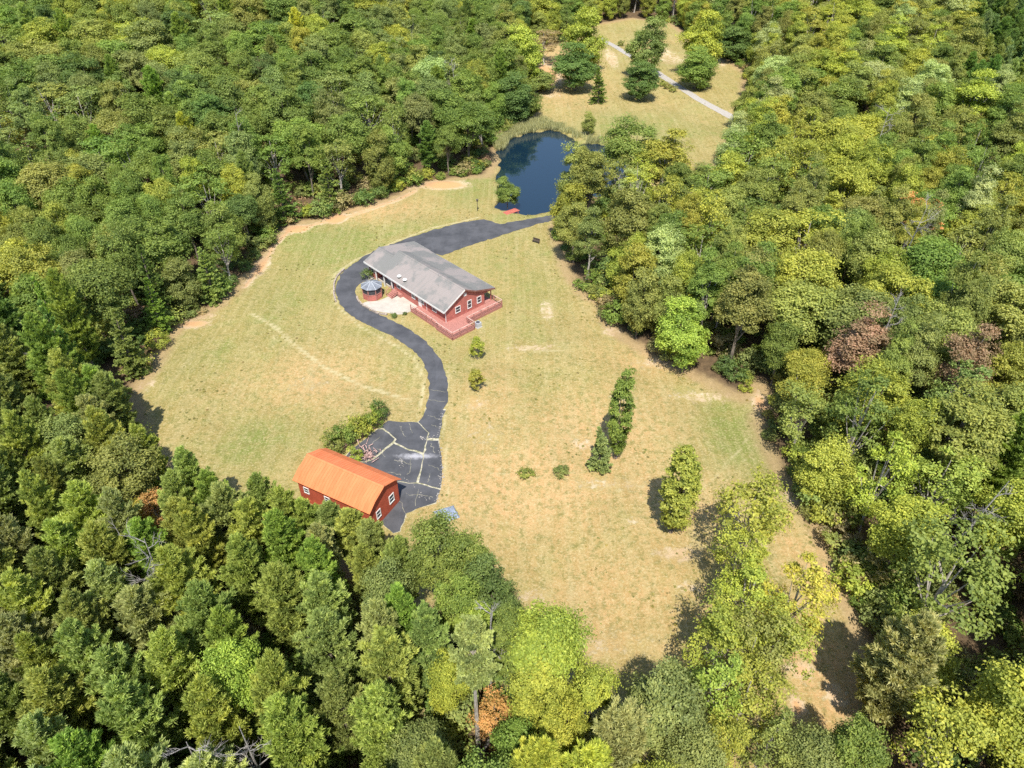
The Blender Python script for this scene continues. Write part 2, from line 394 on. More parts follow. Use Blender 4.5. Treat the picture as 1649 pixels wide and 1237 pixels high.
ln = n.new('ShaderNodeVectorMath'); ln.operation = 'LENGTH'; l.new(sc_.outputs[0], ln.inputs[0])
spill = h.ramp(h.math('ADD', ln.outputs['Value'], h.math('MULTIPLY', h.noise(p, 1.7, 5, .7), 1.4)), 1.75, .75)
c = h.mix(h.math('MULTIPLY', spill, .75), c, (.45, .44, .46))
h.put(b.inputs['Base Color'], c); b.inputs['Roughness'].default_value = .85; b.inputs['Specular IOR Level'].default_value = .3
h.put(b.inputs['Normal'], h.bump(a2, .35, .02)); ASPHALT = m

DRIVE = [(683, 671), (687, 655), (691, 630), (690, 607), (681, 582), (664, 563), (640, 546), (610, 531), (585, 520), (560, 505), (545, 487), (539, 465), (546, 445), (562, 429), (585, 414),
         (612, 399), (640, 391), (662, 382), (700, 370), (740, 359), (775, 353), (790, 355), (798, 362), (830, 357), (870, 350), (912, 343), (920, 348), (870, 360), (840, 369), (800, 382), (760, 394), (737, 401),
         (718, 412), (690, 408), (640, 425), (612, 440), (603, 449), (588, 452), (576, 460), (571, 470), (577, 483), (591, 496), (615, 509), (640, 521), (668, 536), (693, 556), (709, 577), (719, 602), (723, 630), (719, 660)]
drive = sheet('driveway', smooth_closed([gp(*q) for q in DRIVE], 1), .035, ASPHALT, ragged=.42, thick=.12)
tag(drive, 'dark asphalt driveway winding from the pond past the house', kind='structure')
def zb(x, y): return (440 + x / 5.153, 640 + y / 5.153)
m = simple('weedy_joint', (.42, .38, .29), .95, .3, 2.5, world=True, col2=(.20, .20, .10)); JOINT = m
apron_px = [(1262, 90), (1250, 160), (1195, 203), (1080, 206), (955, 192), (860, 262), (700, 395), (640, 440), (560, 520), (700, 700), (880, 1040), (1000, 1130), (1060, 1110), (1110, 965), (1250, 905), (1355, 880), (1362, 830), (1385, 790), (1402, 690), (1402, 600), (1392, 480), (1376, 345), (1396, 250), (1410, 150), (1438, 98)]
apron = sheet('asphalt_apron', [gp(*zb(*q)) for q in apron_px], .012, JOINT, ragged=.2)
tag(apron, 'cracked asphalt apron in slabs with weeds between, beside the barn', kind='structure')
SLABS = [[(1268, 106), (1428, 114), (1404, 150), (1390, 250), (1371, 338), (1285, 333), (1298, 292), (1212, 205), (1252, 162)],
         [(958, 198), (1080, 212), (1192, 211), (1280, 296), (1268, 330), (1256, 395), (1240, 455), (1110, 418), (1015, 368), (1030, 345), (925, 258), (892, 248)],
         [(868, 268), (905, 270), (1000, 348), (985, 368), (815, 505), (760, 528), (600, 500), (645, 445), (705, 400)],
         [(1278, 362), (1370, 366), (1383, 430), (1392, 500), (1398, 600), (1398, 690), (1384, 752), (1210, 702), (1240, 600), (1256, 500), (1256, 468), (1270, 440)],
         [(1000, 390), (1100, 437), (1230, 478), (1234, 505), (1216, 600), (1180, 700), (1120, 706), (1050, 690), (900, 720), (620, 640), (580, 520), (760, 542), (828, 528)],
         [(1050, 708), (1120, 722), (1186, 719), (1380, 774), (1368, 812), (1350, 850), (1340, 872), (1250, 898), (1105, 958), (1055, 1100), (1000, 1120), (890, 1030), (800, 900), (900, 740)]]
for sl in SLABS:
    P_ = [gp(*zb(*q)) for q in sl]; c0_ = np.mean(P_, 0)
    P_ = [tuple(np.array(q) + (np.array(q) - c0_) / np.linalg.norm(np.array(q) - c0_) * .13) for q in P_]
    sheet('asphalt_slab', P_, .045, ASPHALT, apron, thick=.05, ragged=.16)
cr_ = MB(); rc = random.Random(12)
for a, b_ in (((1290, 150), (1400, 190)), ((1310, 230), (1390, 262)), ((1050, 230), (1090, 330)), ((1130, 215), (1150, 300)), ((860, 420), (930, 500)), ((1000, 520), (1150, 560)), ((1150, 480), (1120, 640)), ((1290, 560), (1390, 600)),
              ((1300, 640), (1290, 700)), ((1110, 800), (1330, 830)), ((1200, 760), (1180, 900)), ((1040, 840), (1110, 1000)), ((740, 470), (880, 330)), ((940, 620), (1060, 640)), ((1310, 380), (1340, 460)), ((1265, 20), (1430, 36)), ((1300, -60), (1440, -40))):
    k_ = 7; pts_ = []
    for i in range(k_ + 1):
        q = gp(*zb(a[0] + (b_[0] - a[0]) * i / k_, a[1] + (b_[1] - a[1]) * i / k_)); q = (q[0] + rc.gauss(0, .10), q[1] + rc.gauss(0, .10)); pts_.append((*q, float(land(*q)) + .044))
    for p0, p1 in zip(pts_[:-1], pts_[1:]): cr_.bar(p0, p1, rc.uniform(.015, .045), .012)
tag(cr_.build('sealed_crack', JOINT, apron), kind='stuff')
st_ = MB()
for _ in range(170):
    a = rc.random(); ed = [(1404, 110), (1385, 250), (1372, 345), (1390, 480), (1400, 600), (1398, 690), (1382, 780), (1350, 860)] if rc.random() < .6 else [(1225, 330), (1250, 350), (1290, 330), (1330, 330)] if rc.random() < .4 else [(1040, 525), (1080, 530), (1060, 575), (1200, 800), (1320, 860)]
    i = min(int(a * (len(ed) - 1)), len(ed) - 2); f = a * (len(ed) - 1) - i
    q = gp(*zb(ed[i][0] * (1 - f) + ed[i + 1][0] * f + rc.gauss(0, 9), ed[i][1] * (1 - f) + ed[i + 1][1] * f + rc.gauss(0, 12))); z_ = float(land(*q)) + .03; w_ = rc.uniform(.025, .08)
    st_.bar((q[0] - w_, q[1], z_ + .02), (q[0] + w_, q[1] + rc.uniform(-.05, .05), z_ + .03), w_ * 1.4, .05)
tag(st_.build('loose_stones', simple('pale_stones', (.40, .37, .33), .9, .15), None), 'loose pale stones crumbling along the apron edge', kind='stuff')
m = simple('gravel', (.42, .385, .34), .95, .2, 6, world=True, bump=.3)
GR = [(965, 62), (985, 72), (1005, 84), (1025, 95), (1048, 110), (1070, 125), (1095, 141), (1120, 157), (1145, 171), (1178, 188), (1220, 205)]
L1 = [gp(*q) for q in GR]
def ribbon(pts, wd):
    a, b_ = [], []
    for i, q in enumerate(pts):
        q0 = pts[max(0, i - 1)]; q1 = pts[min(len(pts) - 1, i + 1)]; dx, dy = q1[0] - q0[0], q1[1] - q0[1]; L = math.hypot(dx, dy)
        a.append((q[0] - dy / L * wd / 2, q[1] + dx / L * wd / 2)); b_.append((q[0] + dy / L * wd / 2, q[1] - dx / L * wd / 2))
    return a + b_[::-1]
gravel = sheet('gravel_road', ribbon(L1, 2.8), .05, m, ragged=.3, thick=.1); tag(gravel, 'pale gravel lane crossing the far meadow', kind='structure')
def zh(x, y): return (530 + x / 5.4967, 340 + y / 5.4967)
CONC = simple('pale_concrete', (.46, .42, .36), .85, .07, .8, world=True)
patio = sheet('patio', smooth_closed([gp(*zh(*q)) for q in [(285, 825), (330, 800), (420, 800), (500, 770), (560, 735), (660, 720), (760, 800), (800, 850), (720, 890), (640, 920), (560, 908), (440, 892), (350, 865)]], 2), .03, CONC, thick=.1)
tag(patio, 'pale concrete patio curving round the gazebo', kind='structure')
walk = sheet('front_path', ribbon([gp(*zh(*q)) for q in [(340, 540), (370, 600), (430, 560), (500, 590), (560, 650), (600, 720)]], 1.3), .04, CONC, thick=.1)
tag(walk, 'pale concrete path along the front of the house', kind='structure')

# ------------------------------------------------------------------ house
RED = siding('red_siding', (.45, .15, .12)); REDB = siding('barn_siding', (.42, .085, .045), .25, 'X')
DECK = simple('red_deck_stain', (.44, .20, .165), .8, .25, 5, stretch=(1, 6, 1)); WHITE = simple('white_trim', (.72, .71, .68), .6, .06)
DARKROOM = simple('dark_interior', (.03, .028, .025), .9)
GLASS, n, l, b = newmat('window_glass'); b.inputs['Base Color'].default_value = (.03, .04, .05, 1); b.inputs['Roughness'].default_value = .08; b.inputs['Specular IOR Level'].default_value = .8
m, n, l, b = newmat('weathered_shingles'); h = N(m.node_tree); p = h.objpos()
s1 = h.noise(p, .22, 4, .6); s2 = h.noise(h.scalevec(p, (2.2, .3, 1), .75), .55, 5, .6); s3 = h.noise(p, 9, 4, .7)
c = h.mix(h.ramp(s1, .44, .56), (.185, .182, .172), (.28, .245, .228)); c = h.mix(h.ramp(s2, .45, .75, 0, .5), c, (.185, .19, .178))
c = h.mix(h.math('MULTIPLY', h.ramp(s3, .5, .8), .45), c, (.40, .38, .35))
sep = n.new('ShaderNodeSeparateXYZ'); l.new(p, sep.inputs[0])
course = h.math('FRACT', h.math('DIVIDE', sep.outputs['Y'], .28))
h.put(b.inputs['Base Color'], c); b.inputs['Roughness'].default_value = .92; b.inputs['Specular IOR Level'].default_value = .15
h.put(b.inputs['Normal'], h.bump(h.math('ADD', h.ramp(course, 0, .2), h.math('MULTIPLY', s3, .5)), .5, .03)); SHINGLE = m

AZ = math.radians(-47.1)
house = empty('ranch_house', (-27.833, 118.669, 0), AZ)
tag(house, 'long red ranch house with weathered grey shingle roof and corner deck', 'house')
Lh = 24.1; E = 3.0
def hwall(pts, vec, nm='wall', mat=None): return MB().ext(pts, vec).build(nm, mat or RED, house)
hwall([(.5, .7, 0), (3.0, .7, 0), (3.0, .7, 2.95), (.5, .7, 2.95)], (0, .15, 0))
hwall([(3.0, 1.9, 0), (8.6, 1.9, 0), (8.6, 1.9, 3.6), (3.0, 1.9, 3.6)], (0, .15, 0))
hwall([(3.0, .7, 0), (3.0, 1.9, 0), (3.0, 1.9, 3.0), (3.0, .7, 2.95)], (-.15, 0, 0))
hwall([(8.6, .6, 0), (8.6, 1.9, 0), (8.6, 1.9, 3.2), (8.6, .6, 3.0)], (.15, 0, 0))
hwall([(8.75, .6, 0), (23.5, .6, 0), (23.5, .6, 3.15), (8.75, .6, 3.15)], (0, .15, 0))
hwall([(.5, .7, 0), (.5, 11.2, 0), (.5, 11.2, 3.0), (.5, 3.7, 4.45), (.5, .7, 3.15)], (.15, 0, 0))
hwall([(.65, 11.05, 0), (19.5, 11.05, 0), (19.5, 11.05, 3.0), (.65, 11.05, 3.0)], (0, .15, 0))
hwall([(19.5, 9.2, 0), (23.5, 9.2, 0), (23.5, 9.2, 3.4), (19.5, 9.2, 3.4)], (0, .15, 0))
hwall([(19.5, 9.35, 0), (19.5, 11.2, 0), (19.5, 11.2, 3.0), (19.5, 9.35, 3.3)], (.15, 0, 0))
hwall([(23.5, .6, .0), (23.5, 9.35, .0), (23.5, 9.35, 3.45), (23.5, 7.05, 4.18), (23.5, 4.7, 5.35), (23.5, .6, 3.2)], (.15, 0, 0))
hwall([(23.5, 9.35, 2.65), (23.5, 11.3, 2.65), (23.5, 11.3, 2.95), (23.5, 9.35, 3.4)], (.15, 0, 0), 'porch_gable')
hwall([(5.2, .9, 3.35), (5.2, 3.7, 4.5), (5.2, 8.6, 3.55), (5.2, 7.1, 4.25), (5.2, 4.7, 5.4)], (.15, 0, 0), 'inner_gable')
TH = .16
def slope(s0, s1, a, b_, nm='roof'): return MB().ext([(s0, a[0], a[1]), (s1, a[0], a[1]), (s1, b_[0], b_[1]), (s0, b_[0], b_[1])], (0, 0, TH)).build(nm, SHINGLE, house)
slope(5.1, Lh, (0, E - .12), (4.7, 5.42), 'roof_slope'); slope(5.1, Lh, (4.7, 5.42), (7.05, 4.24), 'roof_slope'); slope(5.1, Lh, (7.05, 4.24), (11.55, 2.98), 'roof_slope')
slope(0, 5.1, (0, E - .12), (3.7, 4.50), 'roof_slope'); slope(0, 5.1, (3.7, 4.50), (11.75, 2.92), 'roof_slope')
MB().ext([(5.1, 4.45, 5.48), (5.1, 4.7, 5.61), (5.1, 4.95, 5.49), (5.1, 4.7, 5.65)], (Lh - 5.1, 0, 0)).build('ridge_cap', SHINGLE, house)
MB().ext([(0, 3.45, 4.58), (0, 3.7, 4.69), (0, 3.95, 4.64), (0, 3.7, 4.73)], (5.1, 0, 0)).build('ridge_cap', SHINGLE, house)
fb = MB()
fb.box((0, -.05, E - .3), (Lh, -.003, E + .03)); fb.build('fascia', WHITE, house)
fb = MB(); fb.box((5.1, 11.553, 2.84), (Lh, 11.6, 3.1)); fb.build('fascia', WHITE, house); fb = MB(); fb.box((0, 11.753, 2.78), (5.1, 11.8, 3.04)); fb.build('fascia', WHITE, house)
for (a, b_) in (((0, E - .1), (4.7, 5.44)), ((4.7, 5.44), (7.05, 4.26)), ((7.05, 4.26), (11.55, 3.0))):
    MB().ext([(Lh + .003, a[0], a[1] - .16), (Lh + .003, b_[0], b_[1] - .16), (Lh + .003, b_[0], b_[1] + .13), (Lh + .003, a[0], a[1] + .13)], (.04, 0, 0)).build('rake_board', simple('brown_rake', (.22, .10, .08)) if a[0] > 0 else WHITE, house)
def window_s(par, s, t, z, wd, hh, side='gable', sgn=1, shutters=False):
    """white framed window; on a gable plane (normal along s) or a long wall (normal along -t)"""
    fr = MB(); f = .11; d = .07
    def bx(a0, a1, z0, z1, p0, p1):
        if side == 'gable': fr_.box((s + p0 * sgn, a0, z0), (s + p1 * sgn, a1, z1))
        else: fr_.box((a0, t - p0 * sgn, z0), (a1, t - p1 * sgn, z1))
    c0 = t if side == 'gable' else s
    fr_ = fr
    bx(c0 - wd / 2, c0 + wd / 2, z + hh / 2 - f, z + hh / 2, 0, d); bx(c0 - wd / 2, c0 + wd / 2, z - hh / 2, z - hh / 2 + f, 0, d + .03)
    bx(c0 - wd / 2, c0 - wd / 2 + f, z - hh / 2 + f, z + hh / 2 - f, 0, d); bx(c0 + wd / 2 - f, c0 + wd / 2, z - hh / 2 + f, z + hh / 2 - f, 0, d)
    bx(c0 - wd / 2 + f, c0 + wd / 2 - f, z - .02, z + .03, 0, d - .01)
    wo = fr.build('window', WHITE, par)
    fr_ = MB(); bx(c0 - wd / 2 + f, c0 + wd / 2 - f, z - hh / 2 + f, z + hh / 2 - f, .005, .03)
    fr_.build('pane', GLASS, wo)
    return wo
for t_, z_, w_, h_ in ((3.3, 2.0, 1.15, 1.25), (5.9, 1.95, .95, 1.6), (8.1, 1.95, 1.0, 1.3)): window_s(house, 23.652, t_, z_, w_, h_)
lv = MB()
for k_ in range(5): lv.box((23.652, 4.75, 3.95 + k_ * .12), (23.70, 5.35, 4.03 + k_ * .12))
tag(lv.build('gable_vent', WHITE, house), kind='stuff')
for s_, w_, h_ in ((10.2, 1.2, 1.0), (14.6, 1.0, 1.3), (17.2, 1.0, 1.2), (20.6, 1.2, 1.1)): window_s(house, s_, .598, 1.85, w_, h_, 'long')
window_s(house, 6.6, 1.898, 1.7, 1.2, 1.3, 'long'); window_s(house, 1.7, .698, 1.7, 1.1, 1.1, 'long')
def door(par, a, b_, mat, knob=None):
    o = MB().box(a, b_).build('door', mat, par)
    if knob: MB().box(*knob).build('handle', simple('brass', (.4, .3, .12), .3, metal=1), o)
    return o
door(house, (4.6, 1.85, .1), (5.5, 1.898, 2.2), WHITE, ((5.35, 1.81, 1.1), (5.41, 1.85, 1.16)))
door(house, (16.0, .55, .1), (16.95, .598, 2.15), WHITE, ((16.8, .51, 1.1), (16.86, .55, 1.16)))
for s_ in (3.3, 5.9, 8.3): MB().box((s_ - .09, .25, 0), (s_ + .09, .43, 2.95)).build('porch_post', WHITE, house)
MB().box((23.3, 11.05, .45), (23.45, 11.2, 2.95)).build('porch_post', RED, house)
for s_ in (23.655,): MB().box((s_, .55, .45), (s_ + .02, .68, 3.15)).build('corner_trim', WHITE, house)
MB().box((18.3, .57, .3), (18.42, .597, 3.1)).build('downspout', WHITE, house)
MB().box((3.0, .75, -.2), (8.75, 1.9, .30)).build('porch_floor', CONC, house)
MB().box((19.65, 9.36, .0), (23.6, 11.2, .5)).build('porch_floor', DECK, house)
def rz_(t_): return 2.88 + .54 * t_ + TH
for s_, t_ in ((10.3, .85), (12.0, .85)):
    z_ = rz_(t_); a = MB().tube([(s_, t_, z_ - .15), (s_, t_, z_ + .3)], [.2, .2], 10)
    o = a.build('roof_vent', simple('dark_flashing', (.06, .08, .07)), house)
    MB().tube([(s_, t_, z_ + .3), (s_, t_, z_ + .36), (s_, t_, z_ + .50), (s_, t_, z_ + .58)], [.40, .42, .30, .08], 12).build('vent_cap', WHITE, o)
for s_, t_ in ((18.9, 3.0), (7.6, 2.3), (17.2, 4.4)):
    z_ = rz_(t_); MB().tube([(s_, t_, z_ - .1), (s_, t_, z_ + .4)], [.07, .07], 8).build('vent_pipe', simple('pipe', (.35, .34, .33)), house)
# deck
deck = empty('corner_deck', house.matrix_basis @ Vector((25.5, 3, 0)) if False else (-27.833 + math.cos(AZ) * 25.5 - math.sin(AZ) * 3, 118.669 + math.sin(AZ) * 25.5 + math.cos(AZ) * 3, 0), AZ)
tag(deck, 'red stained wooden deck with railings wrapped round the house corner', 'deck')
def D(s, t, z): return (s - 25.5, t - 3, z)
FZ = .5
def boards(name, s0, s1, t0, t1, along='t'):
    mb = MB(); wd = .19; k_ = s0 if along == 't' else t0; end = s1 if along == 't' else t1
    while k_ < end - .05:
        e_ = min(end, k_ + wd - .012)
        if along == 't': mb.box(D(k_, t0, FZ - .05 + random.uniform(-.006, .006)), D(e_, t1, FZ))
        else: mb.box(D(s0, k_, FZ - .05 + random.uniform(-.006, .006)), D(s1, e_, FZ))
        k_ += wd
    return mb.build(name, DECK, deck)
tag(boards('deck_floor', 23.67, 28.0, -1.5, 3.3), kind='stuff'); tag(boards('deck_floor', 23.67, 26.0, 3.31, 11.4, 's'), kind='stuff'); tag(boards('deck_floor', 16.2, 23.66, -1.3, .58, 's'), kind='stuff')
path_ = [(16.2, -1.3), (23.67, -1.3), (23.67, -1.5), (28, -1.5), (28, 3.3), (26, 3.3), (26, 11.4), (23.7, 11.4)]
for a, b_ in zip(path_[:-1], path_[1:]):
    if abs(a[0] - b_[0]) + abs(a[1] - b_[1]) < .5: continue
    sk = MB(); L_ = math.hypot(b_[0] - a[0], b_[1] - a[1]); k_ = max(1, round(L_ / .16))
    for i in range(k_ + 1):
        q = (a[0] + (b_[0] - a[0]) * i / k_, a[1] + (b_[1] - a[1]) * i / k_)
        sk.bar(D(*q, -.1), D(*q, FZ - .06), .11)
    tag(sk.build('skirting', DECK, deck), kind='stuff')
    n_ = max(1, round(L_ / 1.6))
    for i in range(n_ + 1):
        q = (a[0] + (b_[0] - a[0]) * i / n_, a[1] + (b_[1] - a[1]) * i / n_)
        if i == 0 and a != path_[0]: continue
        MB().bar(D(*q, FZ + .002), D(*q, FZ + 1.02), .12).build('rail_post', DECK, deck)
    for z_ in (.28, .58): MB().bar(D(*a, FZ + z_), D(*b_, FZ + z_), .05, .10).build('rail', DECK, deck)
    MB().bar(D(*a, FZ + 1.05), D(*b_, FZ + 1.05), .16, .05).build('top_rail', simple('pale_rail', (.55, .36, .30)), deck)
# heat pump beside the deck
hx, hy, _ = G(*zh(1318, 1025))
hp = empty('heat_pump', (hx, hy, float(land(hx, hy))), AZ); tag(hp, 'pale grey heat pump box on the grass beside the deck', 'heat pump')
GREY = simple('grey_metal', (.5, .52, .56), .5, .08, metal=.2)
MB().box((-.45, -.45, .1), (.45, .45, .95)).build('cabinet', GREY, hp); MB().box((-.55, -.55, -.05), (.55, .55, .1)).build('slab', CONC, hp)
MB().tube([(0, 0, .95), (0, 0, 1.0)], [.36, .34], 14).build('fan_grille', simple('dark_grille', (.08, .08, .09)), hp)
# steps by the gazebo
def hw(s, t, z=0): return (-27.833 + math.cos(AZ) * s - math.sin(AZ) * t, 118.669 + math.sin(AZ) * s + math.cos(AZ) * t, z)
st = empty('wooden_steps', hw(9.6, -.4), AZ); tag(st, 'red wooden steps with handrails between gazebo and house wall', 'steps')
for k_ in range(4): MB().box((-.8, -.9 + k_ * .32, .0 + .16 * k_), (.8, -.6 + k_ * .32, .14 + .16 * k_)).build('tread', DECK, st)
MB().box((-1.0, .4, .0), (1.6, .98, .62)).build('landing', DECK, st)
for sx_ in (-.86, .86):
    MB().bar((sx_, -.95, .0), (sx_, -.95, .95), .1).build('post', DECK, st); MB().bar((sx_, .3, .5), (sx_, .3, 1.5), .1).build('post', DECK, st)
    MB().bar((sx_, -.95, .98), (sx_, .3, 1.54), .09).build('handrail', DECK, st)
# gazebo
gz = empty('gazebo', hw(7.3, -3.3), AZ + .2); tag(gz, 'octagonal screened gazebo with silver metal roof and red base', 'gazebo')
R_ = 1.75; oc = [(R_ * math.cos(math.pi / 8 + k_ * math.pi / 4), R_ * math.sin(math.pi / 8 + k_ * math.pi / 4)) for k_ in range(8)]
SCREEN = simple('dark_screen', (.055, .055, .06), .6)
METAL = simple('silver_roofing', (.24, .255, .28), .5, .14, 2, metal=.3)
for k_ in range(8):
    a, b_ = oc[k_], oc[(k_ + 1) % 8]; nv = Vector(((a[0] + b_[0]) / 2, (a[1] + b_[1]) / 2, 0)).normalized() * -.06
    MB().ext([(a[0], a[1], 0), (b_[0], b_[1], 0), (b_[0], b_[1], 1.15), (a[0], a[1], 1.15)], nv).build('panel', RED, gz)
    nv2 = nv * .5
    MB().ext([(a[0] * .985, a[1] * .985, 1.2), (b_[0] * .985, b_[1] * .985, 1.2), (b_[0] * .985, b_[1] * .985, 2.25), (a[0] * .985, a[1] * .985, 2.25)], nv2).build('screen', SCREEN, gz)
    MB().bar((a[0], a[1], 0), (a[0], a[1], 2.35), .12).build('post', DECK, gz)
    MB().bar((a[0], a[1], 1.18), (b_[0], b_[1], 1.18), .12, .07).build('rail', DECK, gz); MB().bar((a[0], a[1], 2.30), (b_[0], b_[1], 2.30), .12, .09).build('rail', DECK, gz)
    e1, e2 = (a[0] * 1.15, a[1] * 1.15), (b_[0] * 1.15, b_[1] * 1.15)
    MB().ext([(e1[0], e1[1], 2.32), (e2[0], e2[1], 2.32), (0, 0, 3.15)], (0, 0, .05)).build('roof_panel', METAL, gz)
    MB().bar((e1[0], e1[1], 2.40), (0, 0, 3.22), .07, .05).build('seam', simple('seam_metal', (.5, .52, .55), .4, .05), gz)
MB().tube([(0, 0, 3.15), (0, 0, 3.35), (0, 0, 3.5)], [.16, .13, .03], 8).build('finial', METAL, gz)
# kerbs and low walls of the garden
STONE = simple('field_stone', (.40, .33, .27), .9, .3, 4, bump=.4)
def low_wall(name, label, cat, px, hgt, wd, mat, step=.45):
    pts = []
    W_ = [G(*q) for q in px]
    for a, b_ in zip(W_[:-1], W_[1:]):
        k_ = max(1, int(math.hypot(b_[0] - a[0], b_[1] - a[1]) / step))
        for j in range(k_): pts.append(tuple(a[i] + (b_[i] - a[i]) * j / k_ for i in range(3)))
    o = empty(name, pts[0]); tag(o, label, cat)
    mb = MB(); x0, y0, z0 = pts[0]
    for i in range(len(pts) - 1):
        a = pts[i]; b_ = pts[i + 1]; hh = hgt * random.uniform(.75, 1.15); off = random.uniform(-.03, .03)
        mb.bar((a[0] - x0 + off, a[1] - y0, a[2] - z0 + hh / 2 - .05), ((a[0] * .04 + b_[0] * .96) - x0 + off, b_[1] * .96 + a[1] * .04 - y0, b_[2] - z0 + hh / 2 - .05), wd * random.uniform(.8, 1.1), hh + .1)
    tag(mb.build('stone', mat, o), kind='stuff')
    return o
low_wall('edging_wall', 'low tan stone edging along the outer side of the driveway bend', 'edging', [(541, 487), (538, 475), (538, 458), (543, 446), (552, 437), (558, 432)], .35, .3, STONE)
low_wall('garden_wall', 'low stone edging between driveway bend and pale patio', 'edging', [zh(245, 760), zh(262, 800), zh(300, 840), zh(360, 870), zh(420, 905), zh(470, 916), zh(540, 925)], .3, .28, STONE)

# ------------------------------------------------------------------ barn
BE = 3.7
def zbp(x, y, z): return sight(*zb(x, y), z)
ba = zbp(160, 690, BE); bb = zbp(800, 975, BE)
BAZ = math.atan2(bb[1] - ba[1], bb[0] - ba[0]); LB = math.hypot(bb[0] - ba[0], bb[1] - ba[1]); WB = 6.5
barn = empty('red_barn', (ba[0], ba[1], 0), BAZ); tag(barn, 'red barn with bright orange metal roof beside the asphalt apron', 'barn')
m, n, l, b = newmat('orange_metal_roof'); h = N(m.node_tree); p = h.objpos()
c = h.mix(h.ramp(h.noise(h.scalevec(p, (1.6, .3, .3)), 1.1, 5, .65), .35, .65), (.60, .175, .066), (.68, .215, .085)); c = h.mix(h.ramp(h.noise(p, 12, 3), .5, .8, 0, .25), c, (.76, .28, .12))
h.put(b.inputs['Base Color'], c); b.inputs['Roughness'].default_value = .5; b.inputs['Specular IOR Level'].default_value = .3; ORANGE = m
prof = [(0, BE), (1.25, BE + .92), (3.22, BE + 1.75), (5.25, BE + .92), (WB, BE)]
def bslope(a, b_): return MB().ext([(0, a[0], a[1]), (LB, a[0], a[1]), (LB, b_[0], b_[1]), (0, b_[0], b_[1])], (0, 0, .08)).build('roof_slope', ORANGE, barn)
for a, b_ in zip(prof[:-1], prof[1:]):
    bslope(a, b_)
    rb = MB(); k_ = .3
    while k_ < LB: rb.bar((k_, a[0], a[1] + .095), (k_, b_[0], b_[1] + .095), .035, .03); k_ += .42
    tag(rb.build('roof_rib', ORANGE, barn), kind='stuff')
MB().ext([(0, 3.0, BE + 1.80), (0, 3.22, BE + 1.88), (0, 3.44, BE + 1.80), (0, 3.22, BE + 1.92)], (LB, 0, 0)).build('ridge_cap', ORANGE, barn)
wi = .4
gp_ = [(wi, 0), (WB - wi, 0), (WB - wi, BE + .2), (5.2, BE + .88), (3.22, BE + 1.70), (1.3, BE + .88), (wi, BE + .2)]
for s_ in (.35, LB - .55): MB().ext([(s_, t_, z_ - .3 if z_ == 0 else z_) for t_, z_ in gp_], (.15, 0, 0)).build('gable_wall', REDB, barn)
for t_ in (wi, WB - wi - .15): MB().box((.5, t_, -.3), (LB - .55, t_ + .15, BE + .2)).build('wall', REDB, barn)
for t_, z_, w_, h_ in ((4.6, 1.9, 1.0, 1.35), (1.9, 1.75, .85, 1.3)): window_s(barn, LB - .398, t_, z_, w_, h_)
for s_ in (1.6, 4.9, 9.6): window_s(barn, s_, wi - .002, 2.35, .85, 1.0, 'long')
MB().box((LB - .398, wi - .02, -.3), (LB - .36, wi + .12, BE + .15)).build('corner_trim', REDB, barn)
for k_, s_ in enumerate((2.6, 6.6)): MB().box((s_, WB - wi + .002, 0), (s_ + 2.6, WB - wi + .06, 2.6)).build('door', WHITE, barn)

# ------------------------------------------------------------------ plants: builders of leaf-by-leaf crowns
def unit(a): return a / (np.linalg.norm(a, axis=-1, keepdims=True) + 1e-9)
def rdir(r, n): return unit(r.normal(size=(n, 3)))
def leaves_mesh(name, C, Nn, size, aspect, lvv, r, along=None, fold=.15):
    n_ = len(C); Nn = unit(Nn)
    if along is None: along = r.normal(size=(n_, 3))
    U = unit(along - (along * Nn).sum(1, keepdims=True) * Nn); W = np.cross(Nn, U)
    s = size[:, None]; a = aspect
    V = np.stack([C - U * s * .5, C + W * s * a * .5 + Nn * s * fold, C + U * s * .5, C - W * s * a * .5 + Nn * s * fold], 1).reshape(-1, 3)
    F = np.arange(4 * n_).reshape(-1, 4)
    F = np.concatenate([F[:, [0, 1, 2]], F[:, [0, 2, 3]]], 0)
    return np_mesh(name, V, F, {'lv': np.repeat(np.clip(lvv, 0, 1), 4)})

